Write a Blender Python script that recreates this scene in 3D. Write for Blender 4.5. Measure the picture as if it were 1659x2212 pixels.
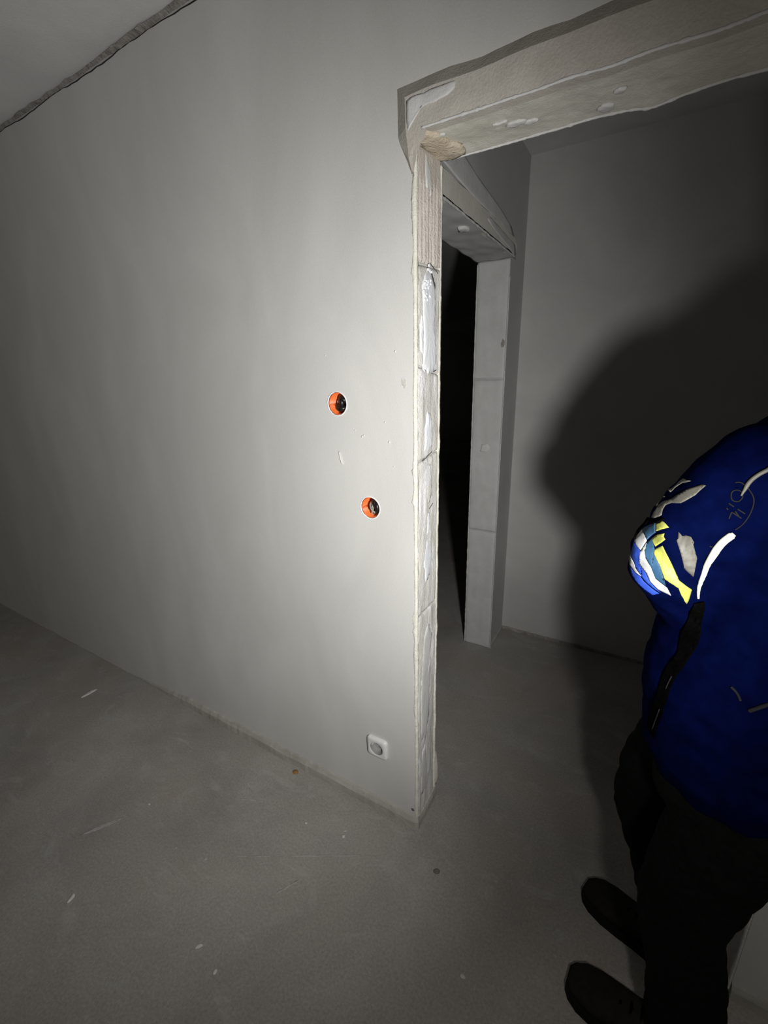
import bpy, bmesh, math, random
from mathutils import Vector, Matrix, noise
from mathutils.bvhtree import BVHTree
from mathutils.geometry import tessellate_polygon

for o in list(bpy.data.objects):
    bpy.data.objects.remove(o, do_unlink=True)
scene = bpy.context.scene
COL = scene.collection
random.seed(7)

# ------------------------------------------------------------------ camera
cam_d = bpy.data.cameras.new('camera')
cam = bpy.data.objects.new('camera', cam_d)
COL.objects.link(cam)
cam_d.sensor_fit = 'VERTICAL'
cam_d.sensor_height = 36.0
cam_d.sensor_width = 27.0
cam_d.lens = 36.0 * 941.417 / 2212.0
cam_d.clip_start = 0.02
Rv = Vector((0.86283028, 0.50491444, -0.02419328))
Uv = Vector((-0.1285356, 0.26543434, 0.95552248))
Fv = Vector((-0.48887882, 0.82134403, -0.29392426))
CAM = Vector((0.51913, -1.04102, 1.53589))
m = Matrix((Rv, Uv, -Fv)).transposed().to_4x4()
m.translation = CAM
cam.matrix_world = m
scene.camera = cam

# ------------------------------------------------------------------ world, light, exposure
world = bpy.data.worlds.new('night')
scene.world = world
world.use_nodes = True
world.node_tree.nodes['Background'].inputs[0].default_value = (0.5, 0.55, 0.6, 1)
world.node_tree.nodes['Background'].inputs[1].default_value = 0.0015

TORCH = Vector((0.745, -1.00, 1.34))      # hand torch held beside the photographer
AIM = Vector((-0.56, 0.0, 1.20))


def torch_lamp(name, energy, size, blend, color, aim=AIM, radius=0.038):
    d = bpy.data.lights.new(name, 'SPOT')
    d.energy = energy
    d.spot_size = math.radians(size)
    d.spot_blend = blend
    d.color = color
    d.shadow_soft_size = radius
    o = bpy.data.objects.new(name, d)
    COL.objects.link(o)
    o.location = TORCH
    o.rotation_euler = (aim - TORCH).to_track_quat('-Z', 'Y').to_euler()
    return o


torch_lamp('torch_beam', 100.0, 113, 1.0, (1.0, 0.99, 0.97))
torch_lamp('torch_spill', 8.5, 172, 0.6, (1.0, 0.97, 0.90), aim=Vector((-0.1, 0.0, 0.75)))

scene.view_settings.view_transform = 'Standard'
scene.view_settings.look = 'None'
scene.view_settings.exposure = 0.0
scene.view_settings.gamma = 1.0
scene.view_settings.use_curve_mapping = False

# ------------------------------------------------------------------ dimensions (metres)
ZC = 2.511          # ceiling
ZD = 2.050          # door head
T1 = 0.149          # thickness of the front wall
DW = 0.895          # door width
X2 = -0.096         # passage side wall face
T2 = 0.154
Y2 = 1.1686         # far jamb of the second doorway
Y2A = 0.275         # near jamb of the second doorway
Y3 = 1.4193         # end wall of the passage
XL, XR, YB, YF = -4.2, 2.2, -3.2, 9.5


# ------------------------------------------------------------------ materials
def nodes_of(name):
    mt = bpy.data.materials.new(name)
    mt.use_nodes = True
    nt = mt.node_tree
    return mt, nt, nt.nodes['Principled BSDF']


def plaster(name, c1, c2, scale=3.0, fine=180.0, bump=0.15, rough=0.85, c3=None, smear=None, stretch=(1, 1, 1), spec=0.3, grain=0.12):
    """two tone mottled mineral surface with fine grain and relief"""
    mt, nt, b = nodes_of(name)
    L = nt.links.new
    tc = nt.nodes.new('ShaderNodeTexCoord')
    mp = nt.nodes.new('ShaderNodeMapping')
    mp.inputs['Scale'].default_value = stretch
    L(tc.outputs['Object'], mp.inputs[0])
    n1 = nt.nodes.new('ShaderNodeTexNoise')
    n1.inputs['Scale'].default_value = scale
    n1.inputs['Detail'].default_value = 7
    n1.inputs['Roughness'].default_value = 0.6
    n1.inputs['Distortion'].default_value = 0.6
    L(mp.outputs[0], n1.inputs['Vector'])
    cr = nt.nodes.new('ShaderNodeValToRGB')
    cr.color_ramp.elements[0].position = 0.33
    cr.color_ramp.elements[1].position = 0.68
    cr.color_ramp.elements[0].color = (*c1, 1)
    cr.color_ramp.elements[1].color = (*c2, 1)
    if c3:
        e = cr.color_ramp.elements.new(0.52)
        e.color = (*c3, 1)
    L(n1.outputs['Fac'], cr.inputs[0])
    n2 = nt.nodes.new('ShaderNodeTexNoise')
    n2.inputs['Scale'].default_value = fine
    n2.inputs['Detail'].default_value = 4
    L(tc.outputs['Object'], n2.inputs['Vector'])
    mx = nt.nodes.new('ShaderNodeMix')
    mx.data_type = 'RGBA'
    mx.blend_type = 'OVERLAY'
    mx.inputs[0].default_value = grain
    L(cr.outputs[0], mx.inputs[6])
    L(n2.outputs['Fac'], mx.inputs[7])
    last = mx.outputs[2]
    if smear:
        sc, lo, hi, col, st = smear
        mp2 = nt.nodes.new('ShaderNodeMapping')
        mp2.inputs['Scale'].default_value = st
        mp2.inputs['Location'].default_value = (3.1, 1.7, 0.4)
        L(tc.outputs['Object'], mp2.inputs[0])
        n3 = nt.nodes.new('ShaderNodeTexNoise')
        n3.inputs['Scale'].default_value = sc
        n3.inputs['Detail'].default_value = 8
        n3.inputs['Roughness'].default_value = 0.65
        L(mp2.outputs[0], n3.inputs['Vector'])
        r3 = nt.nodes.new('ShaderNodeValToRGB')
        r3.color_ramp.elements[0].position = lo
        r3.color_ramp.elements[1].position = hi
        L(n3.outputs['Fac'], r3.inputs[0])
        m3 = nt.nodes.new('ShaderNodeMix')
        m3.data_type = 'RGBA'
        L(r3.outputs[0], m3.inputs[0])
        L(last, m3.inputs[6])
        m3.inputs[7].default_value = (*col, 1)
        last = m3.outputs[2]
    L(last, b.inputs['Base Color'])
    b.inputs['Roughness'].default_value = rough
    b.inputs['Specular IOR Level'].default_value = spec
    add = nt.nodes.new('ShaderNodeMath')
    add.operation = 'MULTIPLY_ADD'
    L(n1.outputs['Fac'], add.inputs[0])
    add.inputs[1].default_value = 2.5
    L(n2.outputs['Fac'], add.inputs[2])
    bp = nt.nodes.new('ShaderNodeBump')
    bp.inputs['Strength'].default_value = bump
    bp.inputs['Distance'].default_value = 0.004
    L(add.outputs[0], bp.inputs['Height'])
    L(bp.outputs[0], b.inputs['Normal'])
    return mt


def simple(name, col, rough=0.6, metallic=0.0, nscale=60, var=0.25, bump=0.05, spec=0.4, sheen=0.0):
    mt, nt, b = nodes_of(name)
    L = nt.links.new
    tc = nt.nodes.new('ShaderNodeTexCoord')
    n = nt.nodes.new('ShaderNodeTexNoise')
    n.inputs['Scale'].default_value = nscale
    n.inputs['Detail'].default_value = 5
    L(tc.outputs['Object'], n.inputs['Vector'])
    cr = nt.nodes.new('ShaderNodeValToRGB')
    cr.color_ramp.elements[0].position = 0.3
    cr.color_ramp.elements[1].position = 0.7
    cr.color_ramp.elements[0].color = (*[c * (1 - var) for c in col], 1)
    cr.color_ramp.elements[1].color = (*[min(1, c * (1 + var)) for c in col], 1)
    L(n.outputs['Fac'], cr.inputs[0])
    L(cr.outputs[0], b.inputs['Base Color'])
    b.inputs['Roughness'].default_value = rough
    b.inputs['Metallic'].default_value = metallic
    b.inputs['Specular IOR Level'].default_value = spec
    if sheen:
        b.inputs['Sheen Weight'].default_value = sheen
    bp = nt.nodes.new('ShaderNodeBump')
    bp.inputs['Strength'].default_value = bump
    bp.inputs['Distance'].default_value = 0.002
    L(n.outputs['Fac'], bp.inputs['Height'])
    L(bp.outputs[0], b.inputs['Normal'])
    return mt


M = {}
M['wall'] = plaster('smooth_plaster', (0.56, 0.555, 0.53), (0.64, 0.635, 0.61), scale=2.2, fine=260, bump=0.10,
                    c3=(0.60, 0.595, 0.572), stretch=(1.3, 1, 0.55), grain=0.10)
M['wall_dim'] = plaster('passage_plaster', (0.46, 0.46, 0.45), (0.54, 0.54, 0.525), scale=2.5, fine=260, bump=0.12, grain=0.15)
M['ceiling'] = plaster('ceiling_plaster', (0.58, 0.58, 0.575), (0.66, 0.66, 0.65), scale=4, fine=200, bump=0.2)
M['raw'] = plaster('raw_plaster', (0.47, 0.44, 0.385), (0.57, 0.54, 0.48), scale=9, fine=220, bump=0.35, c3=(0.52, 0.485, 0.435))
M['olive'] = plaster('lintel_render', (0.62, 0.605, 0.535), (0.71, 0.695, 0.62), scale=8, fine=200, bump=0.3,
                     smear=(14, 0.60, 0.70, (0.75, 0.74, 0.69), (1, 1, 1)))
M['cream'] = plaster('cream_foam', (0.64, 0.62, 0.53), (0.78, 0.765, 0.69), scale=30, fine=300, bump=0.5)
M['tan'] = plaster('tan_foam', (0.52, 0.44, 0.33), (0.68, 0.60, 0.48), scale=25, fine=160, bump=0.8)
M['jamb'] = plaster('jamb_render', (0.62, 0.60, 0.555), (0.80, 0.785, 0.75), scale=16, fine=240, bump=0.6,
                    c3=(0.72, 0.70, 0.66), stretch=(1, 1, 0.35),
                    smear=(11, 0.52, 0.62, (0.86, 0.86, 0.86), (1, 1.6, 0.45)))
M['pinkish'] = plaster('pinkish_render', (0.54, 0.49, 0.44), (0.70, 0.65, 0.60), scale=20, fine=240, bump=0.6, stretch=(1, 1, 0.3))
M['filler'] = plaster('white_filler', (0.78, 0.80, 0.83), (0.86, 0.87, 0.89), scale=14, fine=260, bump=0.25, rough=0.7)
M['smudge'] = plaster('grey_smudge', (0.46, 0.465, 0.42), (0.56, 0.56, 0.52), scale=60, fine=220, bump=0.2)
M['pale'] = plaster('pale_smear', (0.60, 0.60, 0.585), (0.68, 0.68, 0.665), scale=14, fine=220, bump=0.25)
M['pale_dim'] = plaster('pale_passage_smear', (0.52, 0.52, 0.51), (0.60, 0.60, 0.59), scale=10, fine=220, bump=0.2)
M['joint'] = plaster('dark_joint', (0.22, 0.205, 0.185), (0.40, 0.38, 0.345), scale=30, fine=150, bump=0.9)
M['crack'] = simple('crack_dirt', (0.12, 0.11, 0.10), 0.9)
M['strip'] = plaster('screed_edge_strip', (0.36, 0.345, 0.305), (0.48, 0.465, 0.42), scale=18, fine=200, bump=0.4, stretch=(0.4, 1, 1))
M['orange'] = simple('orange_plastic', (0.75, 0.16, 0.035), 0.45, var=0.1)
M['cable_black'] = simple('black_cable', (0.012, 0.010, 0.010), 0.35)
M['cable_grey'] = simple('grey_cable', (0.30, 0.27, 0.23), 0.4)
M['copper'] = simple('copper', (0.55, 0.22, 0.10), 0.35, 0.8)
M['socket_white'] = simple('white_plastic', (0.72, 0.72, 0.70), 0.3, var=0.06, spec=0.5)
M['socket_shade'] = simple('shaded_plastic', (0.34, 0.34, 0.33), 0.35, var=0.06, spec=0.5)  # white cup painted grey to carry the shade of the recess
M['dark_hole'] = simple('dark_recess', (0.02, 0.02, 0.02), 0.7)
M['steel'] = simple('steel', (0.55, 0.55, 0.55), 0.3, 0.9)
M['navy'] = simple('blue_nylon', (0.0009, 0.0026, 0.026), 0.9, nscale=35, var=0.3, bump=0.15, spec=0.01)
M['black_cloth'] = simple('black_cloth', (0.006, 0.006, 0.006), 0.9, nscale=90, var=0.3, bump=0.1, spec=0.05)
M['shoe'] = simple('black_shoe_leather', (0.014, 0.013, 0.011), 0.7, nscale=60, spec=0.1)
M['strap'] = simple('black_webbing', (0.0022, 0.0022, 0.0022), 0.9, nscale=200, spec=0.0)
M['white_tape'] = simple('white_stripe', (0.52, 0.53, 0.53), 0.5, nscale=120, var=0.08)
M['yellow_tape'] = simple('yellow_stripe', (0.42, 0.44, 0.09), 0.5, nscale=120, var=0.08)
M['dim_tape'] = simple('dimmed_stripe', (0.13, 0.125, 0.105), 0.55, nscale=120, var=0.1)  # same reflective tape, beam falloff put into its darker colour
M['lit_blue'] = simple('beam_lit_blue', (0.03, 0.075, 0.45), 0.7, nscale=60, var=0.15, spec=0.1)  # jacket blue painted lighter where the torch beam catches the elbow
M['lit_teal'] = simple('beam_lit_teal', (0.025, 0.085, 0.17), 0.7, nscale=60, var=0.15)  # torch light on the blue sleeve, painted as a lighter teal
M['piping'] = simple('reflective_piping', (0.90, 0.90, 0.74), 0.35, nscale=120, var=0.05)
M['print'] = simple('grey_print', (0.022, 0.022, 0.025), 0.8, nscale=120, var=0.1, spec=0.0)
M['rubber'] = simple('black_rubber', (0.010, 0.010, 0.010), 0.8, spec=0.1)
M['skin'] = simple('skin', (0.50, 0.30, 0.22), 0.55, nscale=30, var=0.08)
M['hair'] = simple('dark_hair', (0.03, 0.02, 0.015), 0.6, nscale=200)
M['eye'] = simple('eye_white', (0.7, 0.7, 0.68), 0.2, var=0.02)
M['chip'] = simple('pale_plaster_chip', (0.62, 0.62, 0.60), 0.8, nscale=90, var=0.12)
M['dust'] = plaster('wiped_dust', (0.35, 0.34, 0.32), (0.45, 0.44, 0.42), scale=60, fine=200, bump=0.2)
M['crumb'] = simple('rusty_crumb', (0.30, 0.17, 0.05), 0.9)
M['darkspot'] = simple('dark_clod', (0.19, 0.175, 0.15), 0.95)
M['door_floor'] = None


def floor_material():
    mt, nt, b = nodes_of('concrete_screed')
    L = nt.links.new
    tc = nt.nodes.new('ShaderNodeTexCoord')

    def nz(scale, detail, rough=0.6, loc=(0, 0, 0), st=(1, 1, 1), dist=0.0):
        mp = nt.nodes.new('ShaderNodeMapping')
        mp.inputs['Location'].default_value = loc
        mp.inputs['Scale'].default_value = st
        L(tc.outputs['Object'], mp.inputs[0])
        n = nt.nodes.new('ShaderNodeTexNoise')
        n.inputs['Scale'].default_value = scale
        n.inputs['Detail'].default_value = detail
        n.inputs['Roughness'].default_value = rough
        n.inputs['Distortion'].default_value = dist
        L(mp.outputs[0], n.inputs['Vector'])
        return n

    def ramp(n, els):
        r = nt.nodes.new('ShaderNodeValToRGB')
        while len(r.color_ramp.elements) < len(els):
            r.color_ramp.elements.new(0.5)
        for e, (p, c) in zip(r.color_ramp.elements, els):
            e.position = p
            e.color = (*c, 1)
        L(n.outputs['Fac'], r.inputs[0])
        return r
    big = nz(1.7, 8, 0.62, dist=0.5)
    base = ramp(big, [(0.30, (0.265, 0.254, 0.236)), (0.50, (0.345, 0.332, 0.309)), (0.70, (0.42, 0.404, 0.378))])
    fine = nz(140, 6, 0.7)
    mx = nt.nodes.new('ShaderNodeMix')
    mx.data_type = 'RGBA'
    mx.blend_type = 'OVERLAY'
    mx.inputs[0].default_value = 0.5
    tint = nz(2.6, 5, 0.6, (1, 7, 0))
    tr_ = ramp(tint, [(0.42, (0, 0, 0)), (0.66, (0.55, 0.55, 0.55))])
    mt_ = nt.nodes.new('ShaderNodeMix')
    mt_.data_type = 'RGBA'
    L(tr_.outputs[0], mt_.inputs[0])
    L(base.outputs[0], mt_.inputs[6])
    mt_.inputs[7].default_value = (0.365, 0.318, 0.285, 1)
    L(mt_.outputs[2], mx.inputs[6])
    L(fine.outputs['Fac'], mx.inputs[7])
    # pale plaster dust wiped over the screed
    dust = nz(6.0, 9, 0.7, (5, 2, 0), (1.0, 1.6, 1), 0.8)
    dr = ramp(dust, [(0.54, (0, 0, 0)), (0.78, (0.6, 0.6, 0.6))])
    m2 = nt.nodes.new('ShaderNodeMix')
    m2.data_type = 'RGBA'
    L(dr.outputs[0], m2.inputs[0])
    L(mx.outputs[2], m2.inputs[6])
    m2.inputs[7].default_value = (0.50, 0.49, 0.47, 1)
    spk = nz(75, 3, 0.5, (9, 4, 0))
    sr = ramp(spk, [(0.70, (0, 0, 0)), (0.76, (0.8, 0.8, 0.8))])
    m3 = nt.nodes.new('ShaderNodeMix')
    m3.data_type = 'RGBA'
    L(sr.outputs[0], m3.inputs[0])
    L(m2.outputs[2], m3.inputs[6])
    m3.inputs[7].default_value = (0.50, 0.49, 0.465, 1)
    L(m3.outputs[2], b.inputs['Base Color'])
    b.inputs['Roughness'].default_value = 0.8
    b.inputs['Specular IOR Level'].default_value = 0.25
    bp = nt.nodes.new('ShaderNodeBump')
    bp.inputs['Strength'].default_value = 0.25
    bp.inputs['Distance'].default_value = 0.004
    L(fine.outputs['Fac'], bp.inputs['Height'])
    L(bp.outputs[0], b.inputs['Normal'])
    return mt


M['floor'] = floor_material()


# ------------------------------------------------------------------ helpers
def base_loc(p):
    v = Vector((0, 0, 0))
    while p is not None:
        v = v + p.location
        p = p.parent
    return v


def obj(name, verts, faces, mat, parent=None, smooth=False):
    """one mesh object from world-space points"""
    off = base_loc(parent)
    me = bpy.data.meshes.new(name)
    me.from_pydata([tuple(Vector(v) - off) for v in verts], [], faces)
    me.validate()
    bm = bmesh.new()
    bm.from_mesh(me)
    bmesh.ops.recalc_face_normals(bm, faces=bm.faces)
    bm.to_mesh(me)
    bm.free()
    if smooth:
        for p in me.polygons:
            p.use_smooth = True
    me.materials.append(M[mat])
    o = bpy.data.objects.new(name, me)
    COL.objects.link(o)
    if parent is not None:
        o.parent = parent
    return o


def empty(name, loc):
    o = bpy.data.objects.new(name, None)
    o.empty_display_size = 0.05
    COL.objects.link(o)
    o.location = loc
    return o


def tag(o, label, cat, group=None):
    o['label'] = label
    o['category'] = cat
    if group:
        o['group'] = group
    return o


def struct(o, label=None, cat=None):
    o['kind'] = 'structure'
    if label:
        o['label'] = label
    if cat:
        o['category'] = cat
    return o


def boxvf(x0, x1, y0, y1, z0, z1):
    v = [(x, y, z) for x in (x0, x1) for y in (y0, y1) for z in (z0, z1)]
    f = [(0, 1, 3, 2), (4, 6, 7, 5), (0, 4, 5, 1), (2, 3, 7, 6), (0, 2, 6, 4), (1, 5, 7, 3)]
    return v, f


def box(name, x0, x1, y0, y1, z0, z1, mat, parent=None):
    v, f = boxvf(x0, x1, y0, y1, z0, z1)
    return obj(name, v, f, mat, parent)


def prism(poly, to3, d0, d1):
    """closed prism over a 2-D polygon; to3(u, v, d) gives the point"""
    n = len(poly)
    v = [to3(a, b, d0) for a, b in poly] + [to3(a, b, d1) for a, b in poly]
    f = []
    tri = tessellate_polygon([[Vector((a, b, 0)) for a, b in poly]])
    for t in tri:
        f.append(tuple(t))
        f.append(tuple(i + n for i in reversed(t)))
    for i in range(n):
        j = (i + 1) % n
        f.append((i, j, j + n, i + n))
    return v, f


def nz(x, y=0.0, z=0.0):
    return noise.noise(Vector((x, y, z)))


def sheet(name, nu, nv, fn, thick, mat, parent, smooth=True):
    """closed thick sheet; fn(s,t) -> (point, inward vector)"""
    top, bot = [], []
    for i in range(nu + 1):
        for j in range(nv + 1):
            p, n = fn(i / nu, j / nv)
            p, n = Vector(p), Vector(n)
            top.append(p)
            bot.append(p + n * thick)
    N = (nu + 1) * (nv + 1)
    f = []
    idx = lambda i, j: i * (nv + 1) + j
    for i in range(nu):
        for j in range(nv):
            a, b, c, d = idx(i, j), idx(i + 1, j), idx(i + 1, j + 1), idx(i, j + 1)
            f.append((a, b, c, d))
            f.append((d + N, c + N, b + N, a + N))
    for i in range(nu):
        a, b = idx(i, 0), idx(i + 1, 0)
        f.append((a, a + N, b + N, b))
        a, b = idx(i, nv), idx(i + 1, nv)
        f.append((b, b + N, a + N, a))
    for j in range(nv):
        a, b = idx(0, j), idx(0, j + 1)
        f.append((b, b + N, a + N, a))
        a, b = idx(nu, j), idx(nu, j + 1)
        f.append((a, a + N, b + N, b))
    return obj(name, top + bot, f, mat, parent, smooth)


def blob(name, outline, to3, thick, mat, parent, seed=0.0, rough=0.0, subdiv=3):
    """flat dab of filler with a ragged rim and a domed top; outline in 2-D, to3(u,v,h)"""
    pts = []
    n = len(outline)
    for i in range(n):
        a, b = outline[i], outline[(i + 1) % n]
        for k in range(subdiv):
            t = k / subdiv
            u = a[0] + (b[0] - a[0]) * t
            v = a[1] + (b[1] - a[1]) * t
            r = rough * nz(u * 160 + seed, v * 160, seed)
            pts.append((u + r, v + rough * nz(v * 160, u * 160 + seed, seed + 5)))
    cu = sum(p[0] for p in pts) / len(pts)
    cv = sum(p[1] for p in pts) / len(pts)
    k = len(pts)
    vs, fs = [], []
    rings = [(1.0, -0.4), (1.0, 0.35), (0.82, 0.9), (0.5, 1.0)]
    for s, h in rings:
        for (u, v) in pts:
            uu, vv = cu + (u - cu) * s, cv + (v - cv) * s
            hh = h * thick * (1 + 0.35 * nz(uu * 90, vv * 90, seed))
            vs.append(to3(uu, vv, hh))
    vs.append(to3(cu, cv, thick))
    for r in range(len(rings) - 1):
        for i in range(k):
            j = (i + 1) % k
            fs.append((r * k + i, r * k + j, (r + 1) * k + j, (r + 1) * k + i))
    for i in range(k):
        fs.append(((len(rings) - 1) * k + i, (len(rings) - 1) * k + (i + 1) % k, len(vs) - 1))
    fs.append(tuple(reversed(range(k))))
    return obj(name, vs, fs, mat, parent, True)


def tube_vf(pts, rad, seg=8, cap=True):
    """tube along points; rad number, list, or list of (ra, rb)"""
    P = [Vector(p) for p in pts]
    n = len(P)
    vs, fs = [], []
    ref = Vector((0.13, 0.31, 0.94))
    prev = None
    for i in range(n):
        t = (P[min(i + 1, n - 1)] - P[max(i - 1, 0)]).normalized()
        if prev is None:
            a = t.cross(ref).normalized()
        else:
            a = (prev - t * prev.dot(t)).normalized()
        prev = a
        b = t.cross(a)
        r = rad[i] if isinstance(rad, (list, tuple)) else rad
        for k in range(seg):
            an = 2 * math.pi * k / seg
            vs.append(P[i] + a * math.cos(an) * r + b * math.sin(an) * r)
    for i in range(n - 1):
        for k in range(seg):
            l = (k + 1) % seg
            fs.append((i * seg + k, i * seg + l, (i + 1) * seg + l, (i + 1) * seg + k))
    if cap:
        fs.append(tuple(reversed(range(seg))))
        fs.append(tuple(range((n - 1) * seg, n * seg)))
    return vs, fs


def spline(pts, per=6):
    P = [Vector(p) for p in pts]
    out = []
    for i in range(len(P) - 1):
        p0, p1, p2, p3 = P[max(i - 1, 0)], P[i], P[i + 1], P[min(i + 2, len(P) - 1)]
        for k in range(per):
            t = k / per
            out.append(0.5 * ((2 * p1) + (p2 - p0) * t + (2 * p0 - 5 * p1 + 4 * p2 - p3) * t * t + (3 * p1 - p0 - 3 * p2 + p3) * t ** 3))
    out.append(P[-1])
    return out


def merged(parts):
    vs, fs = [], []
    for v, f in parts:
        o = len(vs)
        vs += list(v)
        fs += [tuple(i + o for i in q) for q in f]
    return vs, fs


def boolean_cut(target, cutters):
    dg_objs = []
    for c in cutters:
        md = target.modifiers.new('cut', 'BOOLEAN')
        md.operation = 'DIFFERENCE'
        md.solver = 'EXACT'
        md.object = c
    bpy.context.view_layer.update()
    dg = bpy.context.evaluated_depsgraph_get()
    me = bpy.data.meshes.new_from_object(target.evaluated_get(dg))
    target.modifiers.clear()
    old = target.data
    target.data = me
    bpy.data.meshes.remove(old)
    for c in cutters:
        bpy.data.objects.remove(c, do_unlink=True)


# ------------------------------------------------------------------ floor, ceiling, outer walls
def plane_slab(name, x0, x1, y0, y1, z0, z1, mat):
    return struct(box(name, x0, x1, y0, y1, z0, z1, mat))


FLOOR = plane_slab('floor', XL - 0.2, XR + 0.2, YB - 0.2, YF + 0.2, -0.15, 0.0, 'floor')
FLOOR['label'] = 'grey dusty concrete screed floor'
CEIL = plane_slab('ceiling', XL - 0.2, XR + 0.2, YB - 0.2, YF + 0.2, ZC, ZC + 0.15, 'ceiling')
CEIL['label'] = 'plain light grey plastered ceiling'
plane_slab('wall_left', XL - 0.15, XL, YB, YF, 0, ZC, 'wall')
plane_slab('wall_right', XR, XR + 0.15, YB, YF, 0, ZC, 'wall')
plane_slab('wall_back', XL, XR, YB - 0.15, YB, 0, ZC, 'wall')
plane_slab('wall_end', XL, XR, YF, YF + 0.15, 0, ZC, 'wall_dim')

# ------------------------------------------------------------------ front wall with the doorway
HOLES = [(-0.2475, 1.4685), (-0.1475, 1.1700)]
SOCK = (-0.149, 0.285)


def front_wall():
    top = []
    x = XL
    while x < XR - 0.001:
        top.append((x, 2.492 + 0.008 * nz(x * 7, 3.3) + 0.005 * nz(x * 24, 8.1)))
        x += 0.03 if x < 1.0 else 0.2
    top.append((XR, 2.489))
    poly = [(0, 0), (0, ZD), (DW, ZD), (DW, 0), (XR, 0)] + list(reversed(top)) + [(XL, 0)]
    # front layer and core as one prism
    v, f = prism(poly, lambda a, b, d: (a, d, b), 0.0, T1)
    w = obj('wall_front', v, f, 'wall')
    cutters = []
    for k, (hx, hz) in enumerate(HOLES):
        ring = []
        for i in range(28):
            an = 2 * math.pi * i / 28
            r = 0.0322 * (1 + 0.05 * nz(math.cos(an) * 2.2, math.sin(an) * 2.2, k * 7.7) + 0.03 * nz(math.cos(an) * 6, math.sin(an) * 6, k * 3.1))
            ring.append((hx + r * math.cos(an), hz + r * math.sin(an)))
        cv, cf = prism(ring, lambda a, b, d: (a, d, b), -0.02, 0.075)
        cutters.append(obj('cut', cv, cf, 'wall'))
    ring = [(SOCK[0] + 0.031 * math.cos(2 * math.pi * i / 28), SOCK[1] + 0.031 * math.sin(2 * math.pi * i / 28)) for i in range(28)]
    cv, cf = prism(ring, lambda a, b, d: (a, d, b), -0.02, 0.06)
    cutters.append(obj('cut', cv, cf, 'wall'))
    boolean_cut(w, cutters)
    struct(w, 'smooth pale plaster wall with the open doorway')
    return w


W1 = front_wall()
# dark gap between wall plaster and ceiling
sheet('ceiling_joint', 160, 2, lambda s, t: ((XL + s * (XR - XL), 0.022 + 0.012 * nz(s * 300, t * 9, 2), 2.40 + t * (ZC - 2.40)), (0, 1, 0)), 0.09, 'joint', W1, False)


# ragged joint lip hanging from the ceiling edge
def ceiling_lip():
    n = 220
    x0, x1 = -3.6, 0.9
    vs, fs = [], []
    for i in range(n + 1):
        x = x0 + (x1 - x0) * i / n
        w_ = 0.003 + 0.010 * max(0, nz(x * 5, 4.4)) + 0.010 * max(0, nz(x * 17, 1.4))
        d = 0.002 + 0.004 * abs(nz(x * 45, 9.4))
        vs += [(x, 0.0, ZC), (x, -w_, ZC - d), (x, 0.004, ZC - 0.006 - d)]
    for i in range(n):
        a, b = i * 3, (i + 1) * 3
        fs += [(a, a + 1, b + 1, b), (a + 1, a + 2, b + 2, b + 1), (a + 2, a, b, b + 2)]
    fs += [(0, 1, 2), (n * 3 + 2, n * 3 + 1, n * 3)]
    return obj('joint_mortar', vs, fs, 'joint', W1)


ceiling_lip()

# door lining: the proud band over the doorway
P = 0.024
band_poly = [(-0.009, 2.105)]
for i in range(1, 31):
    x = -0.009 + i * (0.96 + 0.009) / 30
    band_poly.append((x, 2.106 + 0.008 * (x / 0.9) + 0.004 * nz(x * 9, 0.3)))
band_poly += [(0.96, 2.043)]
for i in range(30, 1, -1):
    x = i * 0.96 / 30
    band_poly.append((x, 2.041 + 0.003 * nz(x * 14, 7.1)))
band_poly += [(0.035, 2.043), (0.016, 2.030), (0.006, 2.012), (0.004, 1.990), (-0.001, 1.972), (-0.005, 1.995), (-0.008, 2.05)]


def sloped_band(poly, front, back, to3):
    """raised plaster band whose rim runs out in a slope: front outline and wider back outline"""
    n = len(poly)
    v = [to3(a, b, front(a, b)) for a, b in poly] + [to3(*back(a, b), 0.004) for a, b in poly]
    f = []
    for t in tessellate_polygon([[Vector((a, b, 0)) for a, b in poly]]):
        f.append(tuple(t))
        f.append(tuple(i + n for i in reversed(t)))
    for i in range(n):
        j = (i + 1) % n
        f.append((i, j, j + n, i + n))
    return v, f


def run_out(a, b):
    if b > 2.085:
        return (a - (0.036 if a < 0 else 0.0), b + 0.038 + 0.004 * nz(a * 17, 2.0))
    if a < 0.0 and b > 1.98:
        return (a - 0.036 * min(1.0, (b - 1.975) / 0.06), b)
    return (a, b)


v, f = sloped_band(band_poly, lambda a, b: -P * (1.0 if b > 2.02 else 0.55 if b > 1.985 else 0.25), run_out, lambda a, b, d: (a, d, b))
BAND = obj('lintel_band', v, f, 'raw', W1)
BAND['label'] = 'raw brownish plaster band above the doorway'
blob('pale_smear', [(-0.007, 2.098), (-0.004, 2.06), (-0.001, 2.044), (0.004, 2.062), (0.012, 2.076), (0.05, 2.079), (0.085, 2.080), (0.105, 2.090), (0.104, 2.102), (0.05, 2.101), (0.01, 2.1)],
     lambda u, w, h: (u, -P - h, w), 0.0025, 'pale', BAND, 1.3, 0.003)


# soffit lining of the doorway
def soffit(s, t):
    x = -0.0 + s * DW
    y = -P + 0.002 + t * (T1 + P)
    z = 2.046 + 0.0045 * nz(x * 11, y * 14, 1.0) + 0.002 * nz(x * 60, y * 60, 2.0)
    # drip of render on the back edge
    if t > 0.6:
        k = math.exp(-((x - 0.455) / 0.035) ** 2)
        z -= 0.010 * k * (t - 0.6) / 0.4
    return (x, y, z), (0, 0, 1)


SOF = sheet('lintel_soffit', 120, 24, soffit, 0.008, 'olive', W1)
SOF['label'] = 'uneven olive grey underside of the doorway head'


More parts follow.
